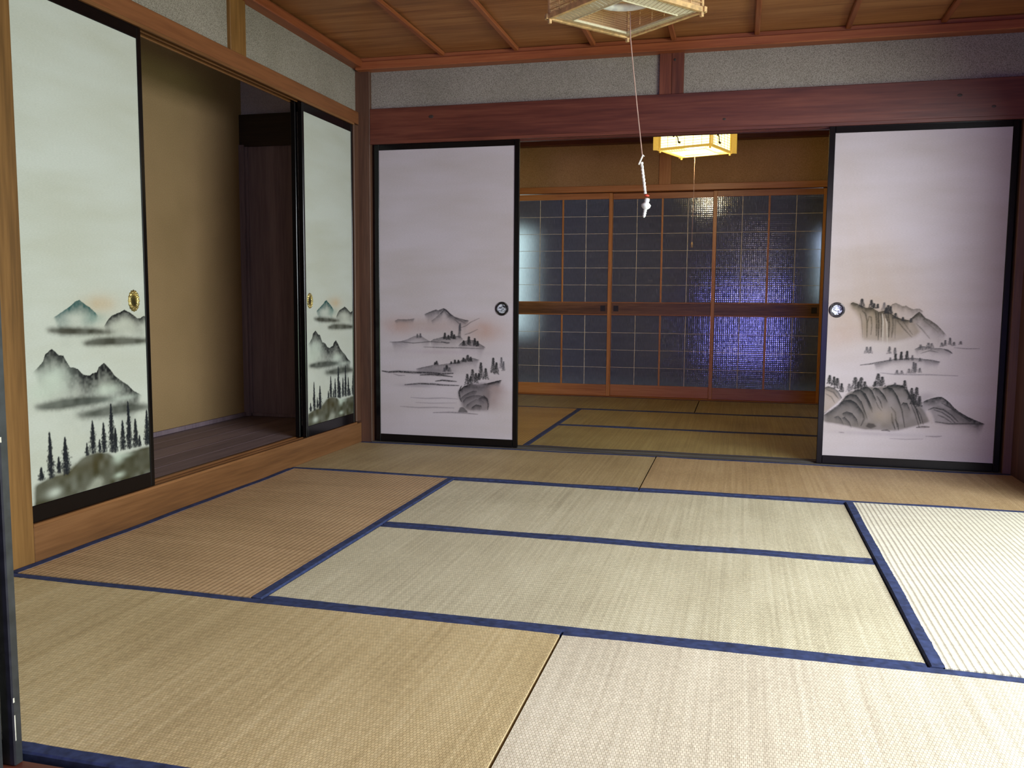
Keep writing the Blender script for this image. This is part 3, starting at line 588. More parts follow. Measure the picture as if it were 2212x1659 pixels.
CLIFF_DESIGN = [
('G',272,830,275,142,(216,196,152),0.45),('G',110,692,108,87,(214,190,160),0.35),
('M',[(337,863),(353,873),(366,878),(383,870),(403,860),(416,865),(433,854),(453,845),(469,849),(485,848),(505,833)],24.1,(96,92,80),0.5),
('B',[(136,870),(156,882),(204,851),(251,851),(285,832),(312,837),(352,817),(373,803),(406,793),(446,786),(473,762),(494,727),(463,698),(346,667),(212,679),(201,765),(172,836),(144,850)],10.0,(165,155,125),0.65),
('M',[(137,857),(143,875),(156,880),(184,868),(218,851),(251,851),(272,838),(285,830),(312,837),(339,827),(373,803),(406,793),(446,786)],21.5,(84,80,62),0.75),
('M',[(433,775),(451,804),(470,822),(482,832),(496,822),(510,803),(536,791),(570,767),(597,739),(623,709)],42.4,(84,80,62),0.75),
('S',[(483,831),(503,808),(524,787)],4.9,(60,56,44),0.6),('S',[(452,793),(470,818),(481,829)],4.2,(60,56,44),0.6),
('S',[(473,769),(500,741),(541,692)],4.2,(84,80,62),0.45),('S',[(380,782),(408,747),(453,698)],4.2,(84,80,62),0.5),
('S',[(406,782),(435,740),(456,712)],3.5,(84,80,62),0.4),('S',[(511,783),(538,763),(578,728)],3.5,(84,80,62),0.35),
('S',[(202,836),(219,819),(229,780),(231,694)],5.0,(84,80,62),0.55),('S',[(234,780),(237,805),(248,801),(253,758),(251,708)],4.3,(84,80,62),0.5),
('S',[(269,830),(276,780),(278,702)],5.7,(84,80,62),0.6),('S',[(282,823),(287,766),(288,681)],6.4,(66,62,46),0.6),
('S',[(296,820),(301,781),(302,695)],5.7,(66,62,46),0.55),('S',[(332,816),(339,767),(339,696)],7.1,(66,62,46),0.6),
('S',[(353,803),(358,760),(354,696)],7.1,(84,80,62),0.5),('S',[(319,816),(325,802),(329,781)],5.0,(50,48,40),0.6),
('S',[(370,789),(369,746),(371,689)],4.2,(84,80,62),0.35),('S',[(192,822),(202,779),(210,693)],2.9,(84,80,62),0.35),
('S',[(302,820),(308,781),(312,652)],3.5,(240,235,215),0.95),('S',[(319,795),(327,767),(335,653)],3.5,(240,235,215),0.9),('T',199,898,851,16,1),('T',246,892,851,13,1),
('T',260,874,848,11,1),('T',278,871,848,8,1),('T',310,879,837,15,2),('T',330,865,831,16,1),('T',342,859,820,12,1),('T',368,824,796,13,1),('T',405,803,782,9,1),
('T',445,797,775,8,1),('T',321,852,820,13,1),('G',347,639,216,37,(240,236,226),0.75),('G',468,599,271,28,(244,246,250),0.7),('G',706,612,189,183,(246,247,250),0.5),
('T',234,642,608,13,2),('T',252,643,608,12,2),('T',346,646,607,12,2),('T',374,641,604,9,2),
('M',[(466,634),(498,653),(530,650),(563,643),(595,644),(634,637),(653,617)],18.4,(90,96,104),0.5),('T',497,660,631,14,2),('T',536,670,636,17,2),('T',552,668,643,13,2),
('S',[(615,636),(638,628),(653,617)],4.2,(80,84,92),0.7),('S',[(500,614),(544,629),(584,621)],2.8,(90,94,100),0.5),('T',616,685,655,8,2),('T',639,698,659,9,2),
('T',600,672,651,9,2),('T',658,677,656,9,2),('T',690,681,664,9,2),('S',[(660,647),(724,643),(781,645)],2.8,(120,122,130),0.5),
('S',[(204,544),(258,552),(297,562),(350,575)],4.3,(84,86,92),0.7),
('M',[(271,550),(324,567),(363,579),(403,583),(455,590),(507,586),(547,579),(599,571)],17.2,(88,90,98),0.55),('T',378,607,574,9,1),('T',406,620,576,9,1),
('T',434,625,577,10,1),('T',353,588,569,8,2),('T',461,602,576,9,2),('T',498,589,571,8,2),('S',[(521,583),(560,578),(596,571)],3.5,(84,86,92),0.6),
('S',[(307,505),(380,499),(459,500),(551,502),(686,500)],4.3,(130,132,142),0.45),('T',389,522,500,11,2),('T',412,520,501,12,2),('T',448,531,506,14,2),
('T',469,567,506,12,2),('T',479,562,514,9,2),('T',500,536,511,10,2),('G',355,460,326,19,(244,244,248),0.5),
('B',[(25,420),(60,422),(88,401),(114,358),(78,312),(24,273),(18,339)],7.3,(190,182,165),0.7),
('M',[(22,413),(46,425),(74,418),(98,401),(116,372),(133,344)],19.0,(70,74,76),0.6),('S',[(40,406),(75,393),(100,361)],5.1,(80,82,84),0.5),
('S',[(34,384),(65,367),(84,335)],3.7,(90,92,92),0.4),
('B',[(21,270),(78,309),(117,354),(150,392),(203,419),(243,429),(290,427),(330,435),(376,445),(423,441),(450,416),(485,364),(527,315),(549,280),(563,252),(473,220),(401,198),(233,198),(123,219),(33,230)],5.9,(146,144,138),0.85),
('M',[(24,272),(71,305),(98,331),(131,351),(165,356),(193,339),(221,303),(244,260)],29.4,(66,70,72),0.75),
('M',[(118,336),(137,373),(164,389),(191,382),(220,347),(242,290),(258,246)],24.8,(62,66,68),0.75),
('M',[(164,385),(183,407),(210,412),(238,391),(260,348),(282,298)],24.7,(54,60,62),0.8),
('M',[(203,408),(223,425),(250,428),(271,407),(293,357),(299,314)],26.1,(50,58,58),0.85),('M',[(267,410),(283,427),(304,419),(332,387),(354,345)],21.7,(50,58,58),0.85),
('M',[(317,419),(343,431),(370,425),(399,382),(421,326)],21.6,(54,60,60),0.8),('M',[(337,434),(376,445),(423,441),(444,413),(472,363)],21.6,(48,54,54),0.85),
('M',[(414,333),(427,351),(447,348),(462,313),(467,277)],20.1,(66,70,70),0.7),('M',[(120,277),(147,292),(175,283),(200,251),(212,204)],22.0,(66,70,72),0.65),
('M',[(80,257),(104,266),(122,248),(137,212)],16.2,(76,80,82),0.55),('M',[(121,255),(138,260),(163,235),(178,199)],14.7,(70,74,76),0.6),
('S',[(224,391),(246,359),(276,291)],4.3,(50,54,56),0.6),('S',[(296,379),(314,350),(325,315)],4.3,(50,54,56),0.6),
('S',[(294,346),(305,321),(323,300)],3.6,(56,60,60),0.5),('S',[(368,324),(390,295),(403,216)],4.3,(90,90,86),0.55),
('S',[(392,382),(422,311),(441,218)],4.3,(60,62,62),0.6),('S',[(436,434),(465,370),(494,314),(518,243)],5.7,(48,52,54),0.7),
('S',[(460,356),(489,292),(512,221)],4.3,(60,62,64),0.5),('S',[(494,321),(516,286),(531,237)],4.3,(60,62,64),0.5),
('S',[(229,282),(237,253),(222,216)],5.1,(60,62,64),0.5),('S',[(373,288),(379,244),(394,205)],5.8,(60,60,58),0.6),
('S',[(391,259),(406,231),(411,201)],4.3,(50,50,50),0.6),('G',324,278,60,43,(205,198,178),0.55),('G',526,330,20,43,(110,114,116),0.4),
('B',[(246,213),(258,232),(285,229),(300,216),(273,203)],3.6,(80,76,74),0.7),('S',[(327,195),(354,198),(368,192)],5.1,(90,86,86),0.6),
('S',[(499,219),(532,224),(561,224)],6.5,(90,86,86),0.6),
('M',[(516,351),(538,366),(563,377),(595,386),(615,386),(635,373),(655,356),(676,332),(696,315),(742,287),(788,267),(830,251)],39.3,(64,68,70),0.85),
('B',[(560,317),(597,347),(651,320),(704,287),(789,255),(687,242),(589,246)],7.1,(120,122,122),0.5),
('S',[(553,316),(579,328),(625,319),(665,292),(699,258)],5.0,(60,64,66),0.6),('S',[(579,317),(619,305),(659,278),(686,250)],4.3,(60,64,66),0.55),
('S',[(616,354),(663,328),(710,294),(757,261)],4.3,(70,74,76),0.55),('S',[(600,290),(633,277),(667,253)],4.3,(70,74,76),0.5),
('S',[(589,253),(654,245),(732,249),(821,251)],4.3,(50,54,56),0.6),('S',[(547,305),(562,281),(573,247)],14.3,(222,220,216),0.9),
('S',[(127,369),(101,332),(68,303),(33,272)],6.6,(232,230,232),0.85),('T',52,485,436,15,1),('T',75,477,429,14,1),('T',92,470,412,18,1),('T',115,442,394,14,1),
('T',153,441,396,16,2),('T',183,478,408,24,1),('T',213,477,419,22,1),('T',201,455,415,18,1),('T',232,456,424,16,1),('T',297,501,433,20,1),('T',318,484,434,17,1),
('T',283,458,429,13,1),('T',382,454,436,11,2),('T',430,468,427,13,1),('T',466,429,367,17,1),('T',490,433,336,20,1),('T',477,399,342,16,1),('T',507,386,329,16,1),
('G',543,387,39,21,(160,158,160),0.4),('G',301,176,232,12,(190,188,196),0.35),('S',[(111,176),(138,174)],3.7,(120,118,124),0.4),
('S',[(547,174),(600,174),(625,178)],3.6,(120,118,124),0.45),('S',[(369,153),(449,153),(535,159)],2.9,(150,148,156),0.4),
]


class Sheet:
    def __init__(s, u0, u1, v0, v1, du, dv, seed):
        s.nu = int((u1-u0)/du)+1; s.nv = int((v1-v0)/dv)+1
        s.u = np.linspace(u0, u1, s.nu); s.v = np.linspace(v0, v1, s.nv)
        s.du = s.u[1]-s.u[0]; s.dv = s.v[1]-s.v[0]
        s.U, s.V = np.meshgrid(s.u, s.v)
        s.c = np.ones((s.nv, s.nu, 3)); s.r = np.random.default_rng(seed)
        s.n1 = s.noise(28); s.n2 = s.noise(9); s.n3 = s.noise(4)
    def noise(s, cell):
        h = s.r.random((int((s.v[-1]-s.v[0])/cell)+3, int((s.u[-1]-s.u[0])/cell)+3))
        y = (s.v-s.v[0])/cell; x = (s.u-s.u[0])/cell
        yi = y.astype(int); xi = x.astype(int); fy = (y-yi)[:, None]; fx = (x-xi)[None, :]
        fy = fy*fy*(3-2*fy); fx = fx*fx*(3-2*fx)
        g = lambda a, b: h[np.ix_(yi+a, xi+b)]
        return (g(0, 0)*(1-fx)+g(0, 1)*fx)*(1-fy)+(g(1, 0)*(1-fx)+g(1, 1)*fx)*fy
    def ink(s, a, col, win=None):
        k = np.array(lin(col))/0.80 if min(col) < 250 else np.ones(3)
        k = np.minimum(k, 1.0)**1.2
        sl = win if win else (slice(None), slice(None))
        a = np.clip(a, 0, 1)[..., None]
        s.c[sl] = s.c[sl]*(1-a) + k*a
    def win(s, ua, ub, va, vb):
        i0 = max(0, int((va-s.v[0])/s.dv)); i1 = min(s.nv, int((vb-s.v[0])/s.dv)+2)
        j0 = max(0, int((ua-s.u[0])/s.du)); j1 = min(s.nu, int((ub-s.u[0])/s.du)+2)
        return (slice(i0, max(i0, i1)), slice(j0, max(j0, j1)))
    def blur(s, a, ru, rv):
        for ax, rr in ((1, int(round(ru/s.du))), (0, int(round(rv/s.dv)))):
            if rr < 1: continue
            for _ in range(2):
                pad = [(0, 0), (0, 0)]; pad[ax] = (rr+1, rr)
                c = np.cumsum(np.pad(a, pad, mode='edge'), axis=ax); n = a.shape[ax]
                a = (np.take(c, range(2*rr+1, 2*rr+1+n), axis=ax) - np.take(c, range(0, n), axis=ax))/(2*rr+1)
        return a
    def draw(s, ops):
        for o in ops:
            k = o[0]
            if k == 'G':
                _, cu, cv, ru, rv, col, al = o
                w_ = s.win(cu-2.6*ru, cu+2.6*ru, cv-2.6*rv, cv+2.6*rv)
                d = ((s.U[w_]-cu)/ru)**2 + ((s.V[w_]-cv)/rv)**2
                s.ink(al*np.exp(-d*0.9)*(0.85+0.3*s.n1[w_]), col, w_)
            elif k == 'M':
                _, pts, dep, col, al = o
                pts = sorted(pts); dep *= 1.25; us = [p[0] for p in pts]; vs = [p[1] for p in pts]
                w_ = s.win(us[0]-2, us[-1]+2, min(vs)-dep*4, max(vs)+6)
                U, V = s.U[w_], s.V[w_]
                top = np.interp(U, us, vs) + (s.n3[w_]-0.5)*2.0
                d = top-V
                e = np.clip(np.minimum(U-us[0], us[-1]-U)/max(6, dep*0.9), 0, 1)
                a = np.clip(d/1.5+0.5, 0, 1)*np.exp(-(np.clip(d, 0, None)/(dep*np.clip(e*1.2, 0.12, 1))*(0.8+0.4*s.n1[w_]))**1.5)*np.clip(e*3, 0, 1)
                s.ink(min(1, al*1.35)*a*(0.85+0.28*s.n2[w_]), col, w_)
            elif k == 'B':
                _, pts, bl, col, al = o
                us = [p[0] for p in pts]; vs = [p[1] for p in pts]
                w_ = s.win(min(us)-3*bl-4, max(us)+3*bl+4, min(vs)-3*bl-4, max(vs)+3*bl+4)
                U, V = s.U[w_], s.V[w_]; ins = np.zeros(U.shape, bool)
                for (x0, y0), (x1, y1) in zip(pts, pts[1:]+pts[:1]):
                    if y0 == y1: continue
                    ins ^= ((y0 > V) != (y1 > V)) & (U < (x1-x0)*(V-y0)/(y1-y0)+x0)
                a = s.blur(ins.astype(float), bl, bl*0.8)
                a = np.clip(a*1.15 + (s.n2[w_]-0.5)*0.25*np.minimum(a*4, 1)*(1-a), 0, 1)
                s.ink(al*a*(0.85+0.25*s.n1[w_]), col, w_)
            elif k == 'S':
                _, pts, wd, col, al = o
                us = [p[0] for p in pts]; vs = [p[1] for p in pts]; q = wd*1.6+3
                w_ = s.win(min(us)-q, max(us)+q, min(vs)-q, max(vs)+q)
                U, V = s.U[w_], s.V[w_]; best = np.full(U.shape, 1e9); tt = np.zeros(U.shape); n = len(pts)-1
                for i in range(n):
                    (x0, y0), (x1, y1) = pts[i], pts[i+1]; dx, dy = x1-x0, y1-y0; l2 = dx*dx+dy*dy+1e-6
                    t = np.clip(((U-x0)*dx+(V-y0)*dy)/l2, 0, 1); d = np.hypot(U-x0-t*dx, V-y0-t*dy)
                    b_ = d < best; best = np.where(b_, d, best); tt = np.where(b_, (i+t)/n, tt)
                ww = max(wd, 2.4)*0.74*(0.35+0.9*np.sin(np.pi*np.clip(tt*0.86+0.08, 0, 1)))
                s.ink(min(1, al*1.35)*np.exp(-(best/ww)**2)*(0.7+0.5*s.n3[w_]), col, w_)
            elif k == 'T':
                _, cu, vt, vb, hw, sty = o
                H = vt-vb; hw = max(hw, 3)
                if sty == 0:      # cypress: many tiny dark dabs inside a spire
                    for _ in range(int(H*hw*0.22)):
                        t = s.r.random()**0.8; v = vt-t*H
                        x = cu + s.r.normal(0, 0.36)*hw*min(1, (0.10+t*1.25))
                        s.dab(x, v, s.r.uniform(1.6, 3.0), s.r.uniform(2.0, 4.5), (34, 40, 54), s.r.uniform(0.6, 1.0)*(1-0.45*max(0, t-0.75)/0.25))
                else:             # ink pine: trunk with stacked drooping boughs
                    al = 0.95 if sty == 1 else 0.5
                    col = (58, 60, 62) if sty == 1 else (100, 102, 108)
                    s.draw([('S', [(cu, vt), (cu+s.r.uniform(-1, 1), (vt+vb)/2), (cu, vb)], 2.2, col, al*0.8)])
                    lv = max(3, int(H/4.2))
                    for i in range(lv):
                        t = (i+0.4)/lv; v = vt-t*H*0.95; wd = hw*(0.22+0.85*t)
                        for sg in (-1, 1):
                            for _ in range(6):
                                x = cu+sg*s.r.random()*wd; s.dab(x, v-abs(x-cu)*0.25+s.r.normal(0, 0.9), s.r.uniform(2.6, 5.0), s.r.uniform(1.8, 3.0), col, al*s.r.uniform(0.25, 0.75))
    def dab(s, cu, cv, ru, rv, col, al):
        w_ = s.win(cu-2*ru, cu+2*ru, cv-2*rv, cv+2*rv)
        d = ((s.U[w_]-cu)/ru)**2 + ((s.V[w_]-cv)/rv)**2
        s.ink(al*np.exp(-d*1.2), col, w_)

def paper_mat(name, base):
    m, nt, b = new_mat(name)
    at = N(nt, 'ShaderNodeAttribute', attribute_name='ink')
    v = coords(nt, (1, 1, 1))
    n = N(nt, 'ShaderNodeTexNoise', Scale=1.0, Detail=3.0)
    mp = N(nt, 'ShaderNodeMapping'); mp.inputs['Scale'].default_value = (90, 90, 420); L(nt, v, mp.inputs['Vector']); L(nt, mp.outputs['Vector'], n.inputs['Vector'])
    n2 = N(nt, 'ShaderNodeTexNoise', Scale=1.0, Detail=4.0)
    mp2 = N(nt, 'ShaderNodeMapping'); mp2.inputs['Scale'].default_value = (1.6, 1.6, 7); L(nt, v, mp2.inputs['Vector']); L(nt, mp2.outputs['Vector'], n2.inputs['Vector'])
    c1 = ramp(nt, n.outputs['Fac'], [(0.3, tuple(x*0.955 for x in base)), (0.7, base)])
    c2 = ramp(nt, n2.outputs['Fac'], [(0.35, (244, 242, 236)), (0.65, (255, 255, 255))])
    m1 = N(nt, 'ShaderNodeMix', data_type='RGBA', blend_type='MULTIPLY'); m1.inputs['Factor'].default_value = 1.0
    m2 = N(nt, 'ShaderNodeMix', data_type='RGBA', blend_type='MULTIPLY'); m2.inputs['Factor'].default_value = 1.0
    L(nt, c1, m1.inputs['A']); L(nt, c2, m1.inputs['B']); L(nt, m1.outputs['Result'], m2.inputs['A']); L(nt, at.outputs['Color'], m2.inputs['B'])
    L(nt, m2.outputs['Result'], b.inputs['Base Color']); b.inputs['Roughness'].default_value = 0.75; b.inputs['Specular IOR Level'].default_value = 0.25
    bump(nt, b, n.outputs['Fac'], 0.12, 0.001)
    return m
M['paper_closet'] = paper_mat('painted_paper_closet', (190, 194, 188))
M['paper_back'] = paper_mat('painted_paper_back', (188, 178, 183))

def paper_mesh(wid, z0, z1, ztop_paint, ops, seed, u_off, v_off, mat, du=2.4, dv=2.2, pre=None):
    """upright paper in local XZ facing -Y. The painted band is densely gridded and carries its ink as colour"""
    vp = min(z1, ztop_paint)
    sh = Sheet(u_off, u_off+wid*1000, z0*1000-v_off, vp*1000-v_off, du, dv, seed)
    sh.draw(ops)
    nu, nv = sh.nu, sh.nv
    X = np.tile((sh.u-u_off)/1000, nv); Z = np.repeat((sh.v+v_off)/1000, nu)
    X = np.concatenate([X, [0, wid]]); Z = np.concatenate([Z, [z1, z1]])
    co_ = np.stack([X, np.zeros_like(X), Z], 1)
    i = np.arange(nv-1)[:, None]*nu + np.arange(nu-1)[None, :]
    quads = np.stack([i, i+1, i+1+nu, i+nu], -1).reshape(-1, 4)
    top = list(range((nv-1)*nu, nv*nu))
    me = bpy.data.meshes.new('painted_paper')
    nq = len(quads); nlast = len(top)+2
    loops = np.concatenate([quads.ravel(), np.array(top + [nv*nu+1, nv*nu])])
    me.vertices.add(len(co_)); me.vertices.foreach_set('co', co_.ravel())
    me.loops.add(len(loops)); me.loops.foreach_set('vertex_index', loops.astype(np.int32))
    me.polygons.add(nq+1)
    me.polygons.foreach_set('loop_start', np.concatenate([np.arange(nq)*4, [nq*4]]).astype(np.int32))
    me.update(calc_edges=True); me.validate()
    ca = me.color_attributes.new('ink', 'FLOAT_COLOR', 'POINT')
    col = np.ones((len(co_), 4)); col[:nu*nv, :3] = sh.c.reshape(-1, 3)
    ca.data.foreach_set('color', col.ravel().astype(np.float32))
    me.materials.append(mat)
    return me

def fusuma(label, cat, x0, y_face, z0, wid, hgt, paper, mat_frame, fw, facing, pull=None, group=None, rails=(0.046, 0.036), fwl=None):
    """painted sliding door. facing 'front' looks toward -y (back wall), 'right' looks toward +x (closet wall).
    Parts sit in the door's own frame: local X across, local -Y out of the face."""
    t = thing('fusuma', label, cat, (0, 0, 0), group)
    t.location = (x0, y_face, z0)
    if facing == 'right': t.rotation_euler = (0, 0, math.pi/2)
    fwl = fwl or fw
    th = 0.020 if facing == 'front' else 0.027
    def lp(name, bm, mat, parent=t, smooth=False):
        bmesh.ops.recalc_face_normals(bm, faces=bm.faces)
        me = bpy.data.meshes.new(name); bm.to_mesh(me); bm.free(); me.materials.append(mat)
        if smooth:
            for p in me.polygons: p.use_smooth = True
        o = bpy.data.objects.new(name, me); S.collection.objects.link(o); o.parent = parent; return o
    lp('stile', B(0, fwl, 0, th, 0, hgt, bev=0.002), mat_frame)
    lp('stile', B(wid-fw, wid, 0, th, 0, hgt, bev=0.0025), mat_frame)
    lp('top_rail', B(fwl, wid-fw, 0.001, th, hgt-rails[1], hgt, bev=0.002), mat_frame)
    lp('bottom_rail', B(fwl, wid-fw, 0.001, th, 0, rails[0], bev=0.002), mat_frame)
    lp('backing_panel', B(fwl, wid-fw, 0.006, th-0.004, rails[0], hgt-rails[1]), M['paper_plain'])
    if paper is not None:
        p = bpy.data.objects.new('painted_paper', paper); S.collection.objects.link(p); p.parent = t
        p.location = (fwl, 0.0045, 0)
    if pull:
        kind, px, pz = pull
        base = Matrix.Translation((px, 0.0045, pz)) @ Matrix.Rotation(math.pi/2, 4, 'X')
        if kind == 'round':
            bm = bmesh.new(); lathe(bm, [(0.041, 0), (0.041, 0.003), (0.037, 0.0055), (0.033, 0.004), (0.031, 0.0045), (0.027, 0.001), (0.026, -0.0005)], base, 40)
            d = lp('door_pull', bm, M['bronze'], smooth=True)
            bm = bmesh.new(); lathe(bm, [(0.028, 0.0012), (0.02, 0.0004), (0, 0.0002)], base, 32); lp('engraved_dish', bm, M['silver_dish'], d, True)
            for a in (45, 135, 225, 315):
                bm = bmesh.new()
                pts = [base @ Vector((0.0385*math.cos(math.radians(a+k_)), 0.0385*math.sin(math.radians(a+k_)), 0.0052)) for k_ in range(-16, 17, 4)]
                tube(bm, pts, 0.0007, 5); lp('bright_inlay', bm, M['inlay'], d)
        else:
            bm = bmesh.new(); lathe(bm, [(0.0405, 0), (0.041, 0.003), (0.036, 0.006), (0.028, 0.0065), (0.023, 0.004), (0.021, 0.0005)], base, 96, sx=0.74, wob=0.045, nw=16)
            d = lp('door_pull', bm, M['brass'], smooth=True)
            bm = bmesh.new(); lathe(bm, [(0.022, 0.0008), (0.012, 0.0018), (0, 0.0024)], base, 32, sx=0.74); lp('oval_cup', bm, M['brass_dark'], d, True)
            bm = bmesh.new()
            for k_ in range(16):
                a = 2*math.pi*k_/16
                if abs(math.cos(a)) < 0.3: continue
                lathe(bm, [(0.0042, 0), (0.003, 0.002), (0, 0.003)], Matrix.Translation((0.034*0.74*math.cos(a), 0, 0.034*math.sin(a))) @ Matrix.Translation((px, 0.0045-0.006, pz)) @ Matrix.Rotation(math.pi/2, 4, 'X'), 8)
            lp('petal_boss', bm, M['brass'], d, True)
    return t
M['paper_plain'] = plain('plain_backing_paper', (214, 212, 206), 0.9)
M['inlay'] = plain('pale_inlay', (190, 186, 176), 0.35, metal=0.5)
def dish():
    m, nt, b = new_mat('engraved_silver_dish')
    n = N(nt, 'ShaderNodeTexNoise', Scale=55.0, Detail=3.0, Distortion=1.2); L(nt, coords(nt, (1, 1, 1)), n.inputs['Vector'])
    L(nt, ramp(nt, n.outputs['Fac'], [(0.40, (52, 50, 56)), (0.52, (186, 190, 198)), (0.7, (226, 228, 234))]), b.inputs['Base Color'])
    b.inputs['Roughness'].default_value = 0.35; b.inputs['Metallic'].default_value = 0.35
    return m
M['silver_dish'] = dish()

FW = 0.030
# back wall doors: near-track pair seen, the far-track pair slid behind them
hB = 1.804
pl = paper_mesh(0.905-2*FW, 0.0, hB, 0.86, LAKE_DESIGN, 11, FW*1000, 0, M['paper_back'])
pc = paper_mesh(0.905-2*FW, 0.0, hB, 0.92, CLIFF_DESIGN, 12, FW*1000, 0, M['paper_back'])
CATD = 'sliding door'
fusuma('black-framed paper sliding door painted with a misty lake and rocks', CATD, 0.088, 0.020, 0.0045, 0.905, hB, pl, M['lacquer'], FW, 'front', ('round', 0.805, 0.826))
fusuma('black-framed sliding door mostly hidden behind the lake-painted one', CATD, 0.074, 0.051, 0.0045, 0.905, hB, None, M['lacquer'], FW, 'front')
fusuma('black-framed paper sliding door painted with cliffs, waterfall and pines', CATD, 2.685, 0.020, 0.0045, 0.905, hB, pc, M['lacquer'], FW, 'front', ('round', 0.074, 0.838))
fusuma('black-framed sliding door mostly hidden behind the cliff-painted one', CATD, 2.695, 0.051, 0.0045, 0.905, hB, None, M['lacquer'], FW, 'front')
# closet doors (local X runs toward +y, face toward +x): left pair slid left, right pair slid right
hC = 1.786
pk = paper_mesh(0.640-0.007-0.024, 0.0, hC, 0.86, CLOSET_DESIGN, 13, 7, 0, M['paper_closet'])
pk2 = paper_mesh(0.625-2*0.020, 0.0, hC, 0.86, CLOSET_DESIGN, 13, 20, 0, M['paper_closet'])
fusuma('narrow painted closet door at the left, beside the honey post', CATD, -0.010, -2.614, 0.1285, 0.640, hC, pk, M['lacquer'], 0.024, 'right', ('oval', 0.551, 0.742), rails=(0.058, 0.046), fwl=0.007)
fusuma('closet door slid behind the left painted one', CATD, -0.050, -2.610, 0.1285, 0.632, hC, None, M['lacquer'], 0.024, 'right', rails=(0.058, 0.046))
fusuma('narrow painted closet door at the right, next to the corner post', CATD, -0.010, -0.692, 0.1285, 0.625, hC, pk2, M['lacquer'], 0.020, 'right', ('oval', 0.062, 0.742), rails=(0.058, 0.046))
fusuma('closet door slid behind the right painted one, its black edge showing', CATD, -0.047, -0.700, 0.1285, 0.630, hC, None, M['lacquer'], 0.024, 'right', rails=(0.058, 0.046))
# the two doors beside the photographer, seen edge-on
for lab, yf, xe in (('worn black door edge at the far left beside the nearest mat', -3.686, 0.955), ('worn black door edge cut off by the left side of the photo', -3.727, 0.950)):
    t = fusuma(lab, CATD, xe-0.905, yf, 0.0, 0.905, 1.82, None, M['lacquer_old'], FW, 'front')
    for (z, h, ya, yb) in ((0.05, 0.05, 0.0022, 0.0045), (0.125, 0.009, 0.001, 0.0045), (0.62, 0.010, 0.001, 0.004)):
        bm = B(0.9048, 0.9056, ya, yb, z, z+h)
        me = bpy.data.meshes.new('paint_chip'); bm.to_mesh(me); bm.free(); me.materials.append(M['chip'])
        o = bpy.data.objects.new('paint_chip', me); S.collection.objects.link(o); o.parent = t

# ------------------------------------------------------------------ glazed sliding doors of the room behind
def glazed(label, x0, x1, yf, pull_side, wl_=0.032, wr_=0.032):
    z0, z1 = -0.003, 1.856
    t = thing('glazed_door', label, CATD, (x0, yf, z0), 'glazed sliding doors at the far end')
    th = 0.030
    put('stile', B(x0, x0+wl_, yf, yf+th, z0, z1, bev=0.002), M['orange_z'], t)
    put('stile', B(x1-wr_, x1, yf, yf+th, z0, z1, bev=0.002), M['orange_z'], t)
    a, b_ = x0+wl_, x1-wr_
    put('top_rail', B(a, b_, yf+0.001, yf+th, 1.803, z1, bev=0.002), M['orange_x'], t)
    mr = put('mid_rail', BB((a, b_, yf+0.004, yf+th, 0.752, 0.862)), M['burl'], t)
    put('rail_edge', BB((a, b_, yf+0.001, yf+0.012, 0.858, 0.868), (a, b_, yf+0.001, yf+0.012, 0.745, 0.755), bev=0.001), M['orange_x'], mr)
    px = b_-0.065 if pull_side == 'r' else a+0.018
    put('pull_recess', B(px, px+0.046, yf+0.002, yf+0.006, 0.782, 0.834), M['pull_dark'], mr)
    put('kick_board', B(a, b_, yf+0.003, yf+th, z0, 0.102, bev=0.002), M['orange_x'], t)
    mid = (a+b_)/2
    put('muntin', B(mid-0.008, mid+0.008, yf+0.004, yf+0.022, 0.868, 1.803, bev=0.001), M['orange_z'], t)
    put('muntin', B(mid-0.008, mid+0.008, yf+0.004, yf+0.022, 0.102, 0.745, bev=0.001), M['orange_z'], t)
    for (p, q) in ((a, mid-0.008), (mid+0.008, b_)):
        for (za, zb, nr) in ((0.868, 1.803, 6), (0.102, 0.745, 4)):
            g = put('glass_pane', B(p, q, yf+0.0125, yf+0.0155, za, zb), M['glass'], t)
            c = (p+q)/2
            put('thin_bar', B(c-0.0028, c+0.0028, yf+0.009, yf+0.0125, za, zb), M['kumiko'], g)
            for i in range(1, nr):
                z = za + (zb-za)*i/nr
                put('thin_bar', B(p, q, yf+0.010, yf+0.0125, z-0.0018, z+0.0018), M['kumiko'], g)
    return t
glazed('glazed wooden sliding door left of the others, beside the lake-painted door', 0.185, 1.102, 3.075, 'r')
glazed('glazed wooden sliding door in the middle, pull at its left end', 1.070, 2.030, 3.120, 'l')
glazed('glazed wooden sliding door on the right with violet reflections', 2.000, 2.955, 3.075, 'r')
glazed('glazed wooden sliding door hidden behind the cliff-painted door', 2.925, 3.64, 3.120, 'l')
struct('trim_19', B(0.0, 0.19, 3.08, 3.14, 0.0, 1.86), M['honey'])

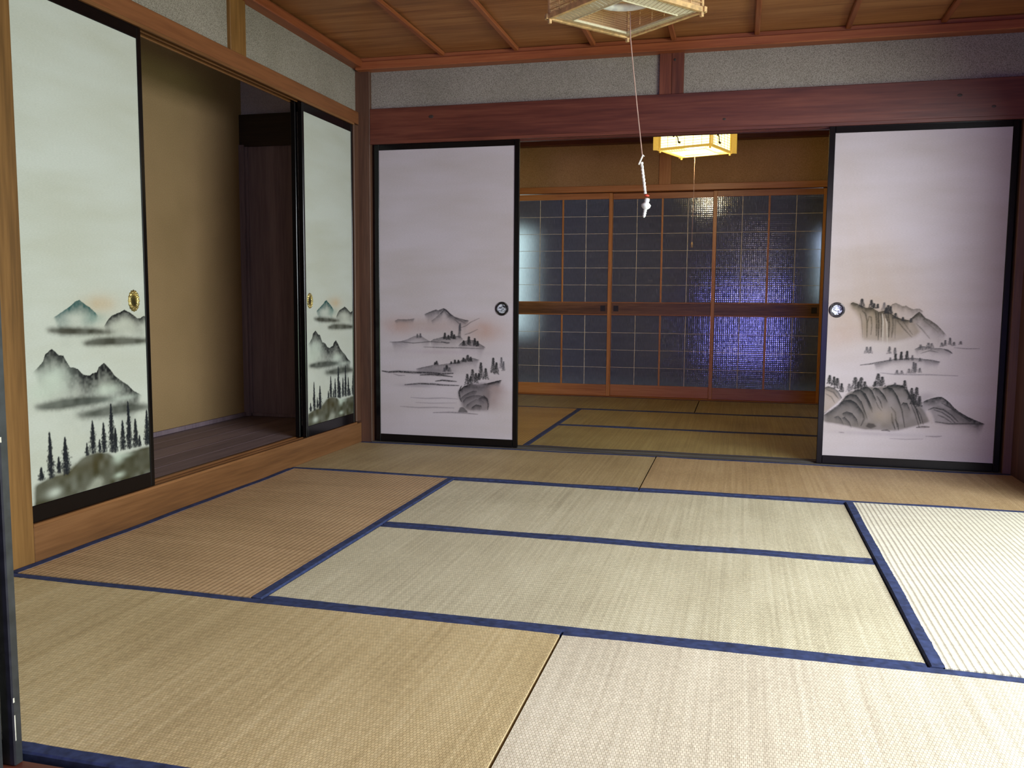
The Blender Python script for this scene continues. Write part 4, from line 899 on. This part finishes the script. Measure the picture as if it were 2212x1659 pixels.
# ------------------------------------------------------------------ lamps
def lamp(label, cx, cy, zb, ang, lit, H=0.15, s=0.385):
    t = thing('ceiling_lamp', label, 'lamp', (cx, cy, zb), None)
    ca, sa = math.cos(ang), math.sin(ang)
    R4 = Matrix.Translation((cx, cy, zb)) @ Matrix.Rotation(ang, 4, 'Z')
    h = s/2
    def mk(name, fn, mat, parent=t, smooth=False):
        bm = bmesh.new(); fn(bm); bm.transform(R4); return put(name, bm, mat, parent, smooth)
    wd = M['milk_lit_edge'] if lit else M['lampwood']
    mil = M['milk_lit'] if lit else M['milk']
    # base frame: four bars that cross at the corners and stick out
    for k_ in range(4):
        def fn(bm, k_=k_):
            rot = Matrix.Rotation(k_*math.pi/2, 4, 'Z')
            n0 = len(bm.verts); box(bm, -h-0.014, h+0.014, -h-0.007, -h+0.007, -0.002, 0.016, bev=0.001)
            bm.transform(rot)
        mk('frame_bar', fn, wd)
    # milky plastic ledge round the open bottom, ribbed
    lw = 0.062
    for k_ in range(4):
        def fn(bm, k_=k_):
            nr = 40
            for i in range(nr):
                a = -h+0.006 + (2*h-0.012)*i/nr; b_ = -h+0.006 + (2*h-0.012)*(i+1)/nr
                la = min(lw, max(0.0, (h-abs(a)))) ; lb = min(lw, max(0.0, (h-abs(b_))))
                zz = 0.004 + 0.0012*(i % 2)
                vs = [bm.verts.new(p) for p in ((a, -h+0.006, zz), (b_, -h+0.006, zz), (b_, -h+max(lb, 0.0062), zz-0.012*lb/lw), (a, -h+max(la, 0.0062), zz-0.012*la/lw))]
                bm.faces.new(vs)
            box(bm, -h+lw, h-lw, -h+lw-0.002, -h+lw+0.002, -0.010, -0.002)
            bm.transform(Matrix.Rotation(k_*math.pi/2, 4, 'Z'))
        mk('ledge', fn, M['ledge_lit'] if lit else mil)
    # corner posts with little feet
    for (i, j) in ((-1, -1), (1, -1), (1, 1), (-1, 1)):
        mk('corner_post', lambda bm: (box(bm, i*(h-0.003)-0.006, i*(h-0.003)+0.006, j*(h-0.003)-0.006, j*(h-0.003)+0.006, -0.016, H+0.006, bev=0.0015)), wd)
    # side lattices
    for k_ in range(4):
        def fn(bm, k_=k_):
            for i in range(1, 7):
                z = 0.012 + (H-0.02)*i/7
                box(bm, -h, h, -h-0.002, -h+0.0005, z-0.0012, z+0.0012)
            for i in range(1, 6):
                x = -h+2*h*i/6; box(bm, x-0.0012, x+0.0012, -h-0.004, -h-0.001, 0.01, H)
            box(bm, -h, h, -h-0.005, -h+0.005, H-0.006, H+0.006)
            bm.transform(Matrix.Rotation(k_*math.pi/2, 4, 'Z'))
        lt = mk('side_lattice', fn, wd)
        def fs(bm, k_=k_):
            box(bm, -h+0.006, h-0.006, -h+0.004, -h+0.0055, 0.012, H-0.004); bm.transform(Matrix.Rotation(k_*math.pi/2, 4, 'Z'))
        if lit: mk('side_sheet', fs, M['milk_lit'], lt)
        else:   mk('side_sheet', fs, M['clear_sheet'], lt)
        if lit and k_ in (0, 3):
            def fb(bm, k_=k_):
                pts = [(-0.10, -h-0.006, 0.10), (-0.07, -h-0.006, 0.105), (-0.05, -h-0.006, 0.075), (-0.045, -h-0.006, 0.045)]
                tube(bm, pts, 0.004, 6); tube(bm, [pts[1], (-0.085, -h-0.006, 0.085)], 0.006, 6); tube(bm, [pts[3], (-0.03, -h-0.006, 0.04)], 0.008, 6)
                bm.transform(Matrix.Rotation(k_*math.pi/2, 4, 'Z'))
            mk('branch_ornament', fb, M['brass_dark'], lt)
    if lit:
        for (i, j) in ((-1, 1), (1, -1), (1, 1), (-1, -1)):
            if (i, j) in ((1, 1), (-1, -1)): pass
            mk('wing_plate', lambda bm: obox(bm, (i*(h+0.004), j*(h+0.004), H/2), (i*(h+0.034), j*(h+0.034), H/2), 0.003, H), M['milk_lit_edge'])
    mk('top_plate', lambda bm: box(bm, -h+0.004, h-0.004, -h+0.004, h-0.004, H+0.002, H+0.006), M['lampwood'])
    # circular tube, its holder, and the hanger to the ceiling
    def tor(bm, r_=0.105, t_=0.0145):
        nn = 48
        ring = [[bm.verts.new(((r_+t_*math.cos(b_))*math.cos(a), (r_+t_*math.cos(b_))*math.sin(a), 0.062+t_*math.sin(b_))) for b_ in [2*math.pi*j/12 for j in range(12)]] for a in [2*math.pi*i/nn for i in range(nn)]]
        for i in range(nn):
            for j in range(12): bm.faces.new((ring[i][j], ring[(i+1) % nn][j], ring[(i+1) % nn][(j+1) % 12], ring[i][(j+1) % 12]))
    tb = mk('ring_tube', tor, M['tube_lit'] if lit else M['tube_off'], smooth=True)
    mk('tube_clip', lambda bm: [obox(bm, (0.105*math.cos(a), 0.105*math.sin(a), 0.042), (0.105*math.cos(a), 0.105*math.sin(a), H), 0.006, 0.004) for a in (0.9, 3.0, 5.1)], M['shell'], tb)
    mk('tube_socket', lambda bm: obox(bm, (-0.072-0.012, 0.072+0.02, 0.050), (-0.072+0.012, 0.072-0.004, 0.052), 0.028, 0.02), M['shell'], tb)
    zc = (ZC if not lit else 2.34) - zb
    mk('hanger', lambda bm: lathe(bm, [(0.045, H+0.006), (0.045, H+0.03), (0.02, H+0.04), (0.02, zc-0.02), (0.04, zc-0.012), (0.04, zc), (0, zc)], Matrix.Identity(4), 24), M['lampwood'])
    return t
cs, nt_, b_ = new_mat('clear_ribbed_sheet')
b_.inputs['Base Color'].default_value = (*lin((226, 190, 140)), 1); b_.inputs['Roughness'].default_value = 0.5
tr_ = N(nt_, 'ShaderNodeBsdfTransparent'); mx_ = N(nt_, 'ShaderNodeMixShader')
wv_ = N(nt_, 'ShaderNodeTexWave', bands_direction='Z'); wv_.inputs['Scale'].default_value = 40.0; L(nt_, coords(nt_, (1, 1, 1)), wv_.inputs['Vector'])
mr_ = N(nt_, 'ShaderNodeMapRange'); mr_.inputs['To Min'].default_value = 0.5; mr_.inputs['To Max'].default_value = 0.85; L(nt_, wv_.outputs['Fac'], mr_.inputs['Value'])
L(nt_, mr_.outputs[0], mx_.inputs[0]); L(nt_, b_.outputs[0], mx_.inputs[1]); L(nt_, tr_.outputs[0], mx_.inputs[2]); L(nt_, mx_.outputs[0], nt_.nodes['Material Output'].inputs['Surface'])
M['clear_sheet'] = cs

lampA = lamp('unlit square wooden lamp hanging below the ceiling, round white tube inside', 1.825, -1.765, 1.893, math.radians(50), False)
lampB = lamp('lit yellow-white square lamp in the room behind', 1.905, 1.62, 1.960, math.radians(70), True, H=0.15)

# pull cords (part of their lamps; they hang and sway a little)
bm = bmesh.new(); tube(bm, [(1.826, -1.62, 1.95), (1.828, -1.612, 1.86), (1.840, -1.606, 1.75), (1.858, -1.602, 1.60), (1.872, -1.60, 1.49), (1.881, -1.60, 1.42)], 0.0021, 6)
pcord = put('pull_cord', bm, M['cord'], lampA)
bm = bmesh.new(); obox(bm, (1.8835, -1.603, 1.432), (1.868, -1.603, 1.396), 0.004, 0.009, up=(0, 1, 0)); obox(bm, (1.879, -1.603, 1.430), (1.888, -1.603, 1.427), 0.003, 0.006, up=(0, 1, 0))
put('knot_tag', bm, M['lace'], pcord)
bm = bmesh.new()
n_ = 26; pts = [(1.878+0.0165*i/n_+0.0006*math.sin(i*1.9), -1.60, 1.405-0.118*i/n_) for i in range(n_+1)]
tube(bm, pts, [0.0055+0.0009*math.sin(i*2.3) for i in range(n_+1)], 8); put('crinkled_sleeve', bm, M['lace'], pcord)
bm = bmesh.new()
base = Matrix.Translation((1.899, -1.60, 1.279)) @ Matrix.Rotation(0.12, 4, 'Y')
lathe(bm, [(0, 0.008), (0.011, 0.003), (0.010, 0.0), (0.006, -0.002), (0, -0.003)], base, 16, sx=1.0); put('knob_ring', bm, M['red'], pcord, True)
bm = bmesh.new()
base = Matrix.Translation((1.902, -1.60, 1.270)) @ Matrix.Rotation(0.16, 4, 'Y')
lathe(bm, [(0, 0.002), (0.009, 0.0), (0.010, -0.008), (0.008, -0.015), (0.012, -0.018), (0.0185, -0.024), (0.0165, -0.033), (0.009, -0.040), (0.0058, -0.042), (0.0070, -0.048), (0.0052, -0.051), (0.0072, -0.056), (0.0052, -0.060), (0.0066, -0.065), (0.0030, -0.071), (0, -0.073)], base, 20)
put('pull_knob', bm, M['shell'], pcord, True)

bm = bmesh.new(); tube(bm, [(1.905, 1.60, 2.03), (1.904, 1.60, 1.92), (1.903, 1.60, 1.60), (1.899, 1.60, 1.40), (1.900, 1.60, 1.31)], 0.0022, 6)
pc2 = put('pull_cord', bm, M['cord'], lampB)
bm = bmesh.new(); lathe(bm, [(0, 0.018), (0.004, 0.014), (0.008, 0.0), (0.005, -0.010), (0.009, -0.020), (0, -0.024)], Matrix.Translation((1.900, 1.60, 1.296)), 12)
put('pull_knob', bm, M['lampwood'], pc2, True)
# the lamp's own light
def pt(name, loc, power, col, rad):
    l = bpy.data.lights.new(name, 'POINT'); l.energy = power; l.color = col; l.shadow_soft_size = rad
    o = bpy.data.objects.new(name, l); S.collection.objects.link(o); o.location = loc
pt('lamp_glow', (1.905, 1.62, 1.90), 14, (1.0, 0.84, 0.50), 0.08)
bpy.data.objects['lamp_glow'].location = (1.905, 1.62, 1.935)
